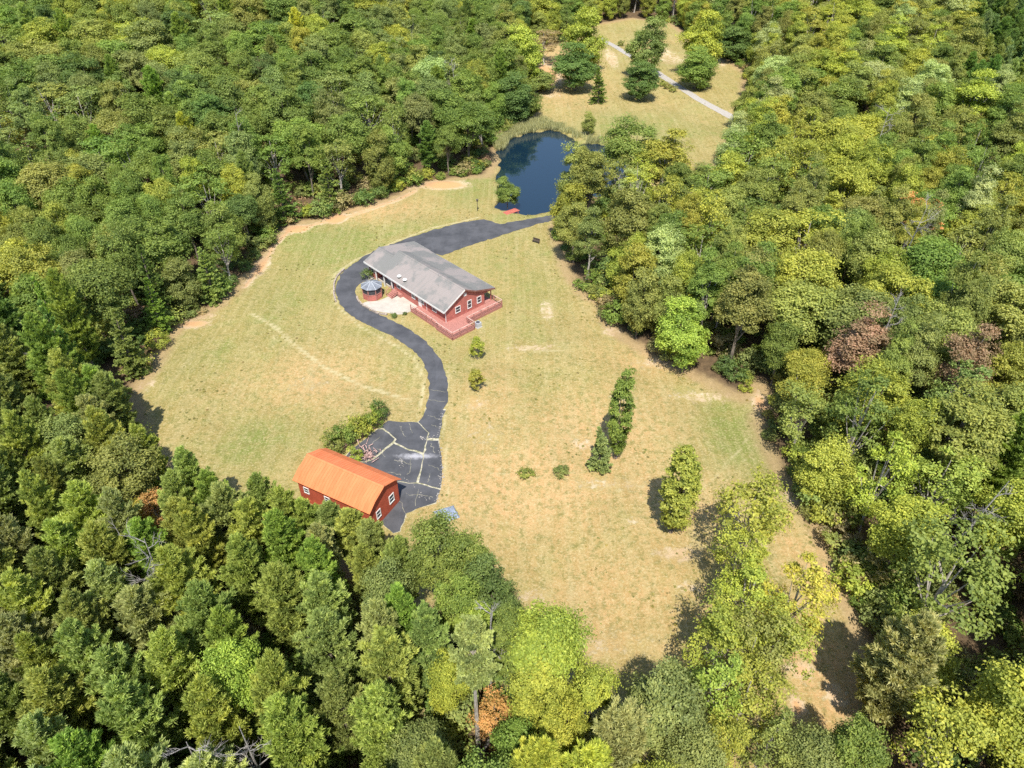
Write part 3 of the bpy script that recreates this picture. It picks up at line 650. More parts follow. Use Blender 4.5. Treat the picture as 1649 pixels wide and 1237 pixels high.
def broad_crown(seed, H=17, R=4.4, base=.28, lobes=34, tufts=13, per=17, leaf=.42, sharp=1.0, lobe_r=.30, low=False, gap=.0, up=1.0, rr_=(.50, .88), irr_=.45):
    r = np.random.default_rng(seed); zb_ = H * base; hc = (H - zb_) / 2; zc = zb_ + hc
    d = rdir(r, lobes * 3)
    d = d[d[:, 2] > (-.9 if low else -.55)][:lobes]; lobes = len(d)
    rad = r.uniform(rr_[0], rr_[1], lobes)
    irr = 1 + irr_ * np.array([mnoise.noise(Vector(q) * 1.7 + Vector((seed * 3.1, 0, 0))) for q in d])
    prof_ = np.where(d[:, 2] > 0, 1 - (sharp - 1) * .35 * d[:, 2], 1)
    L = np.stack([d[:, 0] * R * rad * irr * prof_, d[:, 1] * R * rad * irr * prof_, zc + d[:, 2] * hc * rad * irr * up], 1)
    lr = R * lobe_r * r.uniform(.6, 1.5, lobes)
    C, NN, lvv = [], [], []
    for i in range(lobes):
        lobe_l = r.normal(0, .10)
        td = rdir(r, tufts * 2); out = unit(L[i] - np.array([0, 0, zc - hc * .3])); td = td[(td @ out) > -.35][:tufts]
        for t_ in td:
            if r.random() < gap: continue
            tc = L[i] + t_ * lr[i] * np.array([1, 1, .8]) * r.uniform(.75, 1.05)
            k_ = int(per * r.uniform(.6, 1.4)); sp = lr[i] * .30
            pts = tc + r.normal(size=(k_, 3)) * sp * np.array([1, 1, .55])
            C.append(pts); NN.append(unit(t_ + .5 * out + np.array([0, 0, .55])) + r.normal(size=(k_, 3)) * .42)
            lvv.append(np.full(k_, .5 + lobe_l + r.normal(0, .07)) + r.normal(0, .15, k_))
    C = np.concatenate(C); NN = np.concatenate(NN); lvv = np.concatenate(lvv)
    me = leaves_mesh('crown', C, NN, leaf * r.uniform(.6, 1.3, len(C)), .62, lvv, r)
    # trunk with limbs
    tb = MB(); tr = H * .0135
    lean = r.normal(0, .25, 2); top = (lean[0] * 1.5, lean[1] * 1.5, zc + hc * .55)
    mid = (lean[0], lean[1], zb_ + .2)
    tb.tube([(0, 0, -.4), (0, 0, .3), mid, ((mid[0] + top[0]) / 2, (mid[1] + top[1]) / 2, (mid[2] + top[2]) / 2), top], [tr * 1.5, tr * 1.1, tr * .8, tr * .5, tr * .15], 7)
    for i in r.permutation(lobes)[:12]:
        f = r.uniform(.0, .6); st_ = np.array(mid) * (1 - f) + np.array(top) * f; e_ = L[i]
        m_ = (st_ + e_) / 2 + np.array([0, 0, -.25]); tb.tube([st_, m_, e_], [tr * .42, tr * .28, tr * .08], 5, False)
    return me, tb.mesh('trunk')

def pine_crown(seed, H=15, R=3.0, base=.3, whorls=20, per=5, needle=.42, wid=.13, droop=0.0, cone=.9, dens=1.0, flat=False, twl=.28):
    r = np.random.default_rng(seed); C, A, lvv = [], [], []; tb = MB(); tr = H * .012
    lean = r.normal(0, .3, 2)
    def ax(z): f = z / H; return np.array([lean[0] * f * f, lean[1] * f * f, z])
    tb.tube([ax(-.4), ax(H * .3), ax(H * .65), ax(H * .98)], [tr * 1.4, tr, tr * .6, tr * .12], 7)
    for w_ in range(whorls):
        f = (w_ + r.uniform(-.3, .3)) / whorls; f = min(max(f, 0), .99); z = H * (base + (1 - base) * f)
        k_ = per + r.integers(-1, 2)
        for j in range(k_):
            az = r.uniform(0, 2 * math.pi)
            shape = (1 - f) ** cone if cone > .7 else min(1, (1 - f) * 2.2) ** .6
            shape = max(shape, .10) * (1 if f > .12 else .75)
            ln_ = R * shape * r.uniform(.6, 1.15)
            el = (.35 - droop + .9 * f) * r.uniform(.6, 1.3)
            dv = np.array([math.cos(az) * math.cos(el), math.sin(az) * math.cos(el), math.sin(el)])
            o = ax(z); e_ = o + dv * ln_ + np.array([0, 0, -droop * ln_ * .25])
            if ln_ > .8: tb.tube([o, e_], [tr * .22, tr * .05], 4, False)
            nt = max(3, int(ln_ * 6.5 * dens)); side = np.cross(dv, [0, 0, 1]); side /= np.linalg.norm(side) + 1e-6
            bl = r.normal(0, .12)
            for t_ in np.linspace(.22, 1, nt):
                wdt = (1.12 - t_) * ln_ * twl + .12
                q = o * (1 - t_) + e_ * t_ + side * r.uniform(-1, 1) * wdt + np.array([0, 0, r.uniform(-.05, .12)])
                tw = unit(dv * .8 + side * r.uniform(-.8, .8) + np.array([0, 0, .55 if not flat else .1]))
                kk = 11; nd = unit(tw + r.normal(size=(kk, 3)) * (.36 if not flat else .32))
                C.append(q + nd * needle * .4); A.append(nd); lvv.append(np.clip(.5 + bl + r.normal(0, .14, kk), 0, 1))
    C = np.concatenate(C); A = np.concatenate(A); lvv = np.concatenate(lvv)
    Nn = rdir(r, len(C)) + np.array([0, 0, .9]); Nn = Nn - (Nn * A).sum(1, keepdims=True) * A
    me = leaves_mesh('crown', C, Nn, needle * r.uniform(.7, 1.3, len(C)), wid / needle * 1.6, lvv, r, along=A, fold=.05)
    return me, tb.mesh('trunk')

PROTO = {}
def proto(key, kind, fn, mat, dims, bark=None):
    cm, tm = fn; cm.materials.append(mat); tm.materials.append(bark or BARK); PROTO[key] = dict(kind=kind, crown=cm, trunk=tm, H=dims[0], R=dims[1])
for i in range(6): proto(f'b{i}', 'broadleaf_tree', broad_crown(20 + i, 17, 3.9, .20, lobes=36 + 5 * (i % 3), leaf=.31, tufts=17, per=32, sharp=1 + .3 * (i % 2)), LEAF, (17, 4.3))
for i in range(3): proto(f't{i}', 'broadleaf_tree', broad_crown(40 + i, 21, 3.2, .22, lobes=44, leaf=.30, tufts=16, per=31, sharp=1.6, lobe_r=.33), LEAF, (21, 3.5), PALEBARK if i == 1 else BARK)
for i in range(2): proto(f'e{i}', 'broadleaf_tree', broad_crown(50 + i, 12, 3.3, .0, lobes=46, leaf=.29, tufts=16, per=30, low=True), LEAF, (12, 3.6))
for i in range(3): proto(f's{i}', 'broadleaf_tree', broad_crown(60 + i, 15, 3.3, .15, lobes=30, leaf=.29, tufts=11, per=19, gap=.27, lobe_r=.26, sharp=1.3), LEAF, (15, 3.3), PALEBARK)
proto('col', 'columnar_tree', broad_crown(71, 15, 1.55, .0, lobes=110, leaf=.28, tufts=11, per=13, low=True, lobe_r=.30, sharp=1.1, rr_=(.70, .92), irr_=.15), LEAF, (15, 1.75))
for i in range(4): proto(f'p{i}', 'pine_tree', pine_crown(80 + i, 16, 3.3, .2, 24, 7, needle=.62, wid=.08, cone=.5, dens=1.45, twl=.34), NEEDLE, (16, 3.4))
for i in range(3): proto(f'c{i}', 'hemlock_tree', pine_crown(90 + i, 15, 3.5, .03, 24, 6, needle=.36, wid=.12, droop=.28, cone=.85, dens=1.2, flat=True, twl=.36), NEEDLE, (15, 3.5))
proto('tp', 'pine_tree', pine_crown(99, 24, 3.0, .64, 15, 10, cone=.4, dens=1.6, wid=.09, needle=.55), NEEDLE, (24, 3.4), PALEBARK)
proto('yc', 'conical_tree', broad_crown(101, 5, 1.2, .03, lobes=26, leaf=.20, tufts=9, per=12, low=True, sharp=2.4, lobe_r=.32), LEAF, (5, 1.35))
proto('fir', 'conifer', pine_crown(103, 7.5, 2.1, .02, 18, 7, needle=.30, wid=.10, cone=.85, dens=1.5), NEEDLE, (7.5, 2.1))
for i in range(3): proto(f'bush{i}', 'shrub', broad_crown(110 + i, 2.2, 1.3, .02, lobes=16, leaf=.20, tufts=8, per=11, low=True, lobe_r=.36), LEAF, (2.2, 1.3))

PAL = {'green': (.090, .128, .022), 'dark green': (.062, .096, .022), 'yellow-green': (.165, .182, .024), 'lime green': (.150, .205, .028), 'olive green': (.125, .142, .030),
       'dull green': (.105, .130, .034), 'grey-green': (.128, .145, .052), 'golden': (.25, .215, .030), 'rusty orange': (.27, .15, .045), 'brownish': (.18, .155, .065),
       'reddish brown': (.15, .105, .055), 'pale green': (.18, .21, .075), 'blue-green': (.070, .105, .038)}
FOLIAGE = 2.2
PAL = {k_: tuple(q * FOLIAGE for q in c_) for k_, c_ in PAL.items()}
def jit(c, r, a=.14, gain=1.0):
    k_ = gain * (1 + r.uniform(-a, a)); return tuple(float(max(.01, q * k_ * (1 + r.uniform(-.07, .07)))) for q in c)

def plant(key, name, loc, rz, scale, tint, label=None, cat='tree', group=None):
    pr = PROTO[key]; root = empty(name, loc, rz, scale)
    tag(root, label, cat, group)
    t = link_mesh('trunk', pr['trunk'], None, root); c_ = link_mesh('crown' if 'shrub' not in name and 'hedge' not in name else 'foliage', pr['crown'], None, root)
    if 'shrub' in name: t.name = 'stem'
    c_['tint'] = tint; root['tint_name'] = ''
    del root['tint_name']
    return root

# ------------------------------------------------------------------ placed trees of the clearing and of the foreground
TAKEN = []   # (x, y, radius) of everything placed by hand
rs = np.random.default_rng(5)
def by_top(key, name, u, v, H, W, tint, label, cat='tree', group=None, take=True):
    """tree whose top is sighted at (u, v); H metres high, W metres wide"""
    z = 0.0
    for _ in range(12): x, y = sight(u, v, z + H); z = float(land(x, y))
    pr = PROTO[key]; s = W / 2 / pr['R']
    if take: TAKEN.append((x, y, W / 2))
    return plant(key, name, (x, y, z - .05), rs.uniform(0, 6.28), (s, s, H / pr['H']), jit(PAL[tint], rs, .06, 1.4 if pr['kind'] in ('pine_tree', 'hemlock_tree', 'conifer') else 1), label, cat, group)
def by_base(key, name, u, v, vtop, W, tint, label, cat='tree', group=None):
    x, y, z = G(u, v); dep = PITCH + math.atan((vtop - 618.5) / FPX * 1.0)
    H = max(.5, CAM_H - z - math.tan(dep) * y); pr = PROTO[key]; s = W / 2 / pr['R']
    TAKEN.append((x, y, W / 2))
    return plant(key, name, (x, y, z - .05), rs.uniform(0, 6.28), (s, s, H / pr['H']), jit(PAL[tint], rs, .06, 1.35 if pr['kind'] in ('pine_tree', 'hemlock_tree', 'conifer') else 1), label, cat, group)
by_base('col', 'columnar_tree', 992, 738, 586, 3.0, 'green', 'tall narrow green tree in mid clearing, behind the small grey-green conifer')
by_base('col', 'columnar_tree', 1080, 857, 712, 4.0, 'yellow-green', 'tall narrow leafy tree standing alone, nearer and brighter of the two columns')
by_base('fir', 'conifer', 964, 757, 688, 4.2, 'grey-green', 'small bushy grey-green conifer at the foot of the tall narrow tree')
by_base('yc', 'conical_tree', 769, 579, 538, 2.7, 'yellow-green', 'small yellow-green cone tree just below the deck corner')
by_base('yc', 'conical_tree', 767, 629, 591, 2.8, 'yellow-green', 'small yellow-green cone tree further down the lawn from the deck')
by_base('bush1', 'shrub', 848, 766, 757, 2.3, 'olive green', 'low dull shrub alone in the lawn, left one of the pair', 'shrub')
by_base('bush0', 'shrub', 905, 764, 752, 2.3, 'dull green', 'low dull shrub alone in the lawn, right one of the pair', 'shrub')
by_base('e0', 'waterside_tree', 817, 334, 284, 5.2, 'green', 'round dense green tree on the left bank of the pond')
by_base('e1', 'young_tree', 946, 217, 180, 3.9, 'olive green', 'small upright tree on the far bank of the pond')
by_base('c0', 'cedar_tree', 963, 166, 108, 7.5, 'green', 'dense dark cone tree in front of the tall yellow-green tree, far meadow')
by_base('e0', 'broadleaf_tree', 925, 146, 70, 13.5, 'dark green', 'broad dark green tree at left of the far meadow')
by_base('e1', 'broadleaf_tree', 940, 120, 12, 14, 'yellow-green', 'tall yellow-green tree rising at the left of the far meadow')
by_base('e1', 'broadleaf_tree', 1028, 162, 98, 11, 'dark green', 'dense dark green tree left of the gravel lane, far meadow')
by_base('e0', 'broadleaf_tree', 1036, 126, 22, 12, 'dull green', 'tall tree standing beside the gravel lane at the meadow middle')
by_base('e1', 'broadleaf_tree', 1116, 143, 76, 12, 'green', 'leafy green tree right of the gravel lane, its foot in shade')
by_base('e0', 'broadleaf_tree', 1124, 122, 16, 13, 'yellow-green', 'tall yellow-green tree behind the leafy one right of the gravel lane')
by_base('e1', 'broadleaf_tree', 1176, 98, 42, 13, 'dark green', 'dark round tree at the right edge of the far meadow')
by_base('s1', 'broadleaf_tree', 876, 104, 42, 11, 'brownish', 'thin brownish tree on the bare ground beyond the pond')
by_base('s0', 'broadleaf_tree', 858, 112, 56, 9, 'brownish', 'smaller brownish tree on bare ground left of the far meadow')
for k_, (u, v, H_, tn) in enumerate(((408, 768, 12.5, 'dull green'), (446, 790, 11.5, 'olive green'), (488, 806, 9.5, 'olive green'), (524, 812, 9.5, 'dull green'), (560, 822, 9.5, 'olive green'), (592, 842, 10, 'dull green'), (636, 868, 12, 'dull green'), (585, 880, 12, 'olive green'), (505, 850, 12, 'grey-green'))):
    by_top('p%d' % (k_ % 4), 'pine_tree', u, v, H_, 4.6, tn, ('pine at the grass edge far left of the barn', 'pine at the left rear corner of the barn', 'pine top just below the leftmost barn window', 'pine hiding the middle of the barn wall', 'pine top against the barn eave right of its middle', 'pine under the nearest corner of the orange roof', 'dark pine between barn gable and the bright green tree', 'second-row pine below the near barn corner', 'greyish second-row pine below the barn middle')[k_], group='pines in front of the barn')
for k_, (u, v) in enumerate(((1067, 139), (1075, 143), (1083, 148))):
    by_base('bush2', 'shrub', u, v, v - 11, 2.6, 'olive green', ('leftmost', 'middle', 'rightmost')[k_] + ' of three clipped shrubs along the gravel lane', 'shrub', 'shrubs along the gravel lane')
for k_, (u, v) in enumerate(((1000, 74), (1012, 80))):
    by_base('bush1', 'shrub', u, v, v - 10, 3.0, 'olive green', ('left', 'right')[k_] + ' low shrub on the far side of the gravel lane top', 'shrub', 'shrubs along the gravel lane')
for u, v, vt, W, tn, lb in ((862, 146, 112, 12, 'dull green', 'low spreading dull green thicket left of the far meadow'), (838, 146, 42, 13, 'yellow-green', 'tall yellow-green tree left of the thin brown trees'), (812, 172, 66, 13, 'green', 'tall green tree at the wood corner above the pond'), (846, 192, 128, 11, 'green', 'bushy green tree above the pond reeds'),
                            (826, 200, 118, 11, 'dark green', 'dark bushy tree at the upper left of the pond')):
    by_base('e1', 'broadleaf_tree', u, v, vt, W, tn, lb)
# right of the pond
by_top('e1', 'broadleaf_tree', 929, 233, 16, 8.5, 'olive green', 'olive green tree leaning over the right part of the pond')
by_top('s1', 'broadleaf_tree', 1004, 244, 14, 6.5, 'olive green', 'thin tree between pond and meadow, right bank')
by_top('s0', 'broadleaf_tree', 1044, 238, 14, 6.5, 'yellow-green', 'slim yellow-green tree below the far meadow, right of the pond')
by_top('s2', 'broadleaf_tree', 1088, 242, 13, 6.5, 'yellow-green', 'slim yellow-green tree second right of the pond')
by_top('s1', 'broadleaf_tree', 1020, 262, 13, 7, 'pale green', 'pale thin tree at the right end of the pond')
# the string of open trees on the lower right
for u, v, H, W, key, tn, lb in ((1228, 762, 15.5, 8.0, 's0', 'yellow-green', 'topmost tree of the open row in the lower right clearing'),
        (1213, 838, 13.5, 5.6, 's1', 'yellow-green', 'second tree down the open row in the lower right clearing'),
        (1222, 905, 13.0, 6.2, 's2', 'yellow-green', 'third tree down the open row, its shadow falling left'),
        (1188, 975, 14.0, 6.6, 's0', 'yellow-green', 'fourth tree down the open row, leaning left over its shadow'),
        (1236, 1000, 14.0, 6.6, 's1', 'olive green', 'dull open tree between the row and the golden-green tree'),
        (1312, 905, 14.5, 6.6, 's2', 'golden', 'golden-green tree alone at the right of the open row'),
        (1288, 985, 13.0, 5.8, 's0', 'yellow-green', 'thin yellow-green tree just below the golden-green one'),
        (1172, 1060, 14.0, 5.8, 's2', 'lime green', 'lower left tree of the open row beside a round dark tree'),
        (1225, 1075, 13.5, 6.0, 's1', 'yellow-green', 'lower middle tree of the open row over pale bare soil'),
        (1262, 1150, 12.5, 4.6, 's2', 'olive green', 'olive low tree of the open row at the bottom edge'),
        (1340, 1185, 12.0, 5.0, 'b2', 'dull green', 'dull green round tree at the bottom edge, foot of the clearing'),
        (1400, 1160, 13.0, 5.0, 'b4', 'green', 'green tree closing the clearing at the bottom right'),
        (1192, 1150, 13.5, 4.2, 's0', 'yellow-green', 'bright low tree of the open row near the bottom edge')):
    by_top(key, 'broadleaf_tree', u, v, H, W, tn, lb, group='open row of trees in the clearing')
# foreground
for u, v, H, W, key, tn, lb in ((696, 832, 15, 6.0, 'b0', 'green', 'bright green round tree right below the barn gable'),
        (752, 858, 14.5, 5.6, 'b3', 'green', 'green tree beside the grey tarp at the apron end'),
        (792, 900, 14, 5.2, 'e0', 'dark green', 'dark green tree casting its shadow right onto the clearing'),
        (738, 915, 15, 5.0, 'b4', 'green', 'green tree in the thick clump below the apron'),
        (768, 955, 16, 3.2, 't2', 'lime green', 'narrow pale lime tree among dark trees, bottom middle'),
        (822, 980, 15, 4.6, 'b1', 'green', 'green tree left of the big yellow-green tree'),
        (882, 982, 17, 6.8, 'b2', 'yellow-green', 'biggest yellow-green tree at the bottom of the clearing'),
        (868, 1065, 14, 5.2, 'b5', 'yellow-green', 'yellow-green tree in front of the biggest one, bottom middle'),
        (958, 1072, 15, 4.8, 'b3', 'yellow-green', 'pale yellow-green tree at the clearing edge, bottom middle'),
        (905, 1125, 14, 4.6, 'b0', 'yellow-green', 'deep yellow-green tree close to the bottom edge, middle'),
        (722, 1050, 13, 4.0, 'b4', 'yellow-green', 'yellow-green tree left of the tall bare-trunked pine'),
        (800, 1130, 8, 4.2, 's1', 'rusty orange', 'small orange autumn tree between foreground trees'),
        (1085, 1088, 15, 7.0, 'b1', 'dull green', 'large round dull green tree at the bottom right of centre'),
        (1130, 1180, 13, 4.8, 'b5', 'dull green', 'dull green tree below the large round one'),
        (668, 1170, 12, 5.0, 'b2', 'dull green', 'round dull green tree at the bottom, left of the fallen log'),
        (830, 1170, 11, 4.6, 'e1', 'green', 'dark rounded tree at the bottom edge, right of the fallen log'),
        (362, 1035, 16, 4.8, 'b5', 'lime green', 'bright lime maple alone among dull pines, bottom left'),
        (238, 790, 9, 4.2, 's2', 'rusty orange', 'orange autumn tree in a gap of the pines, left'),
        (205, 805, 9, 3.6, 's0', 'golden', 'golden low tree beside the orange one, left pine wood')):
    by_top(key, 'broadleaf_tree', u, v, H, W, tn, lb)
by_top('tp', 'pine_tree', 758, 1005, 21, 4.6, 'grey-green', 'tall flat-topped pine with its long bare trunk showing, bottom middle')
by_top('p1', 'pine_tree', 1010, 1150, 15, 6.4, 'grey-green', 'broad grey-green pine cut by the bottom edge, middle')
by_top('p0', 'pine_tree', 1500, 1000, 17, 7.0, 'grey-green', 'broad grey-green pine in the yellow-green wood, lower right')
by_top('s1', 'broadleaf_tree', 1505, 296, 19, 8, 'rusty orange', 'half bare orange-tipped tree in the upper right wood')
by_top('b4', 'broadleaf_tree', 1072, 352, 17, 7, 'pale green', 'pale whitish tree near the right wood edge, above the house level')
by_top('e0', 'broadleaf_tree', 1110, 484, 12.5, 7.5, 'lime green', 'brightest lime tree at the right wood edge')
by_top('b2', 'broadleaf_tree', 690, 80, 18, 10, 'pale green', 'pale leafy crown in the upper wood left of the pond')
# shrubs of the hedge behind the barn
HG = [(538, 722, 'olive green'), (551, 712, 'green'), (565, 704, 'green'), (578, 697, 'yellow-green'), (592, 690, 'yellow-green'), (603, 680, 'green'), (612, 668, 'dark green')]
for k_, (u, v, tn) in enumerate(HG):
    by_base(f'bush{k_ % 3}', 'hedge_shrub', u, v + 6, v - 24 + 3 * (k_ == 6), 3.4 - .12 * k_, tn, ('first', 'second', 'third', 'fourth', 'fifth', 'sixth', 'last small')[k_] + ' shrub from the barn in the hedge along the fence', 'shrub', 'hedge behind the barn')
by_base('bush1', 'shrub', 572, 742, 724, 2.4, 'yellow-green', 'yellow-green shrub between fence and barn roof edge', 'shrub')
by_base('bush0', 'shrub', *zh(345, 598), zh(345, 512)[1], 2.3, 'dark green', 'round dark green shrub at the house entrance', 'shrub')
by_base('bush2', 'shrub', *zh(578, 940), zh(578, 895)[1], 1.2, 'dark green', 'small dark shrub at the patio edge, left one', 'shrub')
by_base('bush1', 'shrub', *zh(673, 918), zh(673, 888)[1], .9, 'dark green', 'smaller dark shrub at the patio edge, right one', 'shrub')

# ------------------------------------------------------------------ woods
def region(u, v):
    """(key choices, colour choices) of the wood around a sighted crown"""
    if u < 720 and v > 560 + max(0, (u - 200)) * .35: return (['p0', 'p1', 'p2', 'p3'] * 5 + ['b0', 'b3'], None, 'pine')
    if u < 430 and v > 440: return (['c0', 'c1', 'c2', 'p0', 'p2'] * 3 + ['b1', 'b5'] * 3, ['dark green'] * 3 + ['green', 'dull green'], 'mixed')
    if u < 330 and v > 300: return (['b0', 'b1', 'b2', 'b3', 'b4', 'b5'], ['green'] * 4 + ['yellow-green'] * 2 + ['dull green', 'olive green'], 'broad')
    if 1560 < u and v < 130: return (['p0', 'p1', 'p2'], ['blue-green', 'dark green', 'dull green'], 'mixed')
    if u < 860: return (['b0', 'b1', 'b2', 'b3', 'b4', 'b5'] * 3 + ['p1', 't0', 't2', 's0', 's1', 's2', 's1'], ['green'] * 5 + ['dark green', 'olive green', 'dull green', 'dull green', 'yellow-green'], 'broad')
    if u < 1180 and v > 850: return (['b0', 'b2', 'b4', 'p1', 'p3'], ['green', 'yellow-green', 'dull green'], 'broad')
    if v < 330: return (['t0', 't1', 't2', 's0', 's1', 's2', 'b0', 'b3', 'b5', 'b1'], ['yellow-green'] * 5 + ['olive green'] * 4 + ['green'] * 3 + ['pale green'], 'broad')
    if v < 660: return (['t0', 't1', 't2', 's0', 's1', 's2', 'b0', 'b3', 'b2', 'b4', 'b1', 'b5'], ['green'] * 4 + ['olive green'] * 4 + ['dull green'] * 2 + ['yellow-green'] * 4 + (['brownish', 'reddish brown'] if u > 1320 and v > 430 else []), 'broad')
    return (['b0', 'b1', 'b2', 'b3', 'b5', 't0', 't2', 's0', 's1', 's2'] * 2 + ['p1'], ['yellow-green'] * 5 + ['lime green'] + ['green'] * 4 + ['olive green'], 'broad')
rw = np.random.default_rng(2024)
TREES = []; cellsz = 9.0; grid = {}
def near(x, y, r, k_=.80):
    cx, cy = int(x // cellsz), int(y // cellsz)
    for i in range(cx - 1, cx + 2):
        for j in range(cy - 1, cy + 2):
            for (a, b_, q) in grid.get((i, j), ()):
                if (a - x) ** 2 + (b_ - y) ** 2 < (k_ * (r + q)) ** 2: return True
    return False
for (x, y, r_) in TAKEN: grid.setdefault((int(x // cellsz), int(y // cellsz)), []).append((x, y, r_))
NC = 60000
cx_ = rw.uniform(-250, 250, NC); cy_ = rw.uniform(2, 400, NC)
dcl = sdf(cx_, cy_, CLEAR); dpo = sdf(cx_, cy_, POND)
hl = land(cx_, cy_)
for x, y, d_, dq, z in zip(cx_, cy_, dcl, dpo, hl):
    if d_ < .9 or dq < 3: continue
    if abs(x) > 70 + y * .85: continue
    H = 16.5; u, v, dd = where(x, y, z + H * .8)
    keys, cols, kind = region(u, v)
    key = keys[rw.integers(len(keys))]; pine = key[0] in 'pc'
    if cols is None:
        cols = ['olive green'] * 4 + ['dull green'] * 4 + ['grey-green'] * 2 + ['green'] * 2 if pine else ['green', 'dull green', 'olive green']
    col = cols[rw.integers(len(cols))]
    W = (rw.uniform(4.8, 7.4) if pine else rw.uniform(5.4, 11.5)); H = rw.uniform(14.5, 18.5)
    if y > 140 and not pine: W *= 1.22
    if key[0] == 't': W *= .80; H = rw.uniform(17.5, 21)
    front = y < 75 and x < 30
    if front: W *= .84; H = rw.uniform(13.5, 16)
    if d_ < 5 and front: W = min(W, 5.0); H = rw.uniform(12.2, 13.8)
    elif d_ < 5:
        H = min(H, rw.uniform(10, 15)); W = min(W, 6.8)
        if not pine and (rw.random() < .6 or y > 190): key = 'e0' if rw.random() < .5 else 'e1'
        if x < -20 and y > 85 and y < 150 and rw.random() < .55: key = 'c%d' % rw.integers(3); col = ['dark green', 'green', 'dull green'][rw.integers(3)]
    if pine and key[0] == 'p': W *= 1.08
    if key[0] == 'e' and H > 15: H = 14
    tu, tv, _ = where(x, y, z + H)
    if 925 < tu < 1015 and 225 < tv < 318: continue
    if d_ < W * .27: continue
    if near(x, y, W / 2, .62 if front else .72): continue
    grid.setdefault((int(x // cellsz), int(y // cellsz)), []).append((x, y, W / 2))
    TREES.append(dict(x=x, y=y, z=z, H=H, W=W, key=key, col=col, d=d_))
def seen(t):
    u, v, dd = where(t['x'], t['y'], t['z'] + t['H'] * .85); m_ = t['W'] / 2 / dd * FPX
    t['u'], t['v'], t['px'] = u, v, m_ * 2
    return dd > 0 and -m_ * .5 < u < 1649 + m_ * .5 and -m_ * .3 < v < 1237 + m_ * .9
vis = [t for t in TREES if seen(t)]; hid = [t for t in TREES if t not in vis] if False else None
vid = set(id(t) for t in vis); hid = [t for t in TREES if id(t) not in vid]
kinds = {}
for t in vis: kinds.setdefault(PROTO[t['key']]['kind'], []).append(t)
rest = list(hid); single = []
for k_, lst in kinds.items():
    lst.sort(key=lambda t: -t['px']); cap = 250 if k_ == 'broadleaf_tree' else 295
    single += [(k_, t) for t in lst[:cap]]; rest += lst[cap:]
print('WOODS', {k_: len(v_) for k_, v_ in kinds.items()}, 'rest', len(rest), 'all', len(TREES))
word = {'broadleaf_tree': 'broadleaf tree', 'pine_tree': 'pine', 'hemlock_tree': 'hemlock'}
ROWS = [(45, 'at the very top'), (100, 'level with the lane top'), (160, 'level with the far meadow'), (215, 'level with the pond reeds'), (285, 'level with the pond'),
        (345, 'level with the red landing'), (400, 'level with the house ridge'), (460, 'level with the gazebo'), (520, 'level with the deck'), (575, 'level with the upper cone tree'),
        (635, 'level with the lower cone tree'), (700, 'level with the hedge'), (760, 'level with the small conifer'), (820, 'level with the barn'), (880, 'just lower than the barn'),
        (950, 'below the tarp'), (1020, 'level with the golden-green tree'), (1090, 'level with the bare-trunked pine'), (1150, 'above the bottom edge'), (9999, 'at the bottom edge')]
COLS = [(60, 'at the left edge'), (150, 'near the left edge'), (250, 'left of the dead tree'), (350, 'left of the lime maple'), (450, 'under the orange roof end'), (550, 'in line with the barn'),
        (650, 'in line with the gazebo'), (740, 'in line with the deck'), (830, 'in line with the landing'), (930, 'in line with the pond'), (1020, 'in line with the conifer'),
        (1110, 'in line with the column tree'), (1200, 'in line with the lane end'), (1290, 'in line with the open row'), (1380, 'right of the open row'), (1470, 'well right of the clearing'),
        (1560, 'near the right edge'), (9999, 'at the right edge')]
def pickw(tab, q): return next(w_ for lim, w_ in tab if q < lim)
def wood_side(u, v): return 'left wood' if u < 860 and v < 620 else ('bottom wood' if v > 850 and u < 1200 else ('lower left wood' if u < 720 else 'right wood'))
by_label = {}
for k_, t in single:
    uu = min(max(t['u'], 5), 1644); vv = min(max(t['v'], 5), 1232)
    size = 'broad' if t['W'] > 8.6 else ('slim' if t['W'] < 5.4 else 'round' if k_ == 'broadleaf_tree' else 'bushy')
    t['lab'] = f"{size} {t['col']} {word[k_]}, {pickw(ROWS, vv)}, {pickw(COLS, uu)}"; t['uu'] = uu
    by_label.setdefault(t['lab'], []).append(t)
NTH = ['leftmost', 'second from left', 'third from left', 'fourth from left', 'fifth from left', 'sixth from left', 'seventh from left', 'eighth from left', 'ninth from left', 'tenth from left', 'eleventh from left', 'twelfth from left']
for lb, ts in by_label.items():
    if len(ts) < 2: continue
    ts.sort(key=lambda t: t['u'])
    names_ = ['left', 'right'] if len(ts) == 2 else ['leftmost', 'middle', 'rightmost'] if len(ts) == 3 else NTH
    for nm_, t in zip(names_, ts): t['lab'] = nm_ + ' ' + lb if ' ' not in nm_ else lb.replace(word['pine_tree'], word['pine_tree']) + ', ' + nm_
for k_, t in single:
    if len(t['lab'].replace('-', ' ').split()) > 16: t['lab'] = t['lab'].replace('level with the', 'by the').replace('in line with the', 'under the')
for k_, t in single:
    pr = PROTO[t['key']]; s = t['W'] / 2 / pr['R']
    plant(t['key'], k_, (t['x'], t['y'], t['z'] - .1), rw.uniform(0, 6.28), (s, s, t['H'] / pr['H']), jit(PAL[t['col']], rw, .14, 1.45 if t['key'][0] in 'pc' else 1), t['lab'], 'tree', {'broadleaf_tree': 'broadleaf trees of the woods', 'pine_tree': 'pines of the woods', 'hemlock_tree': 'hemlocks of the woods'}[k_])

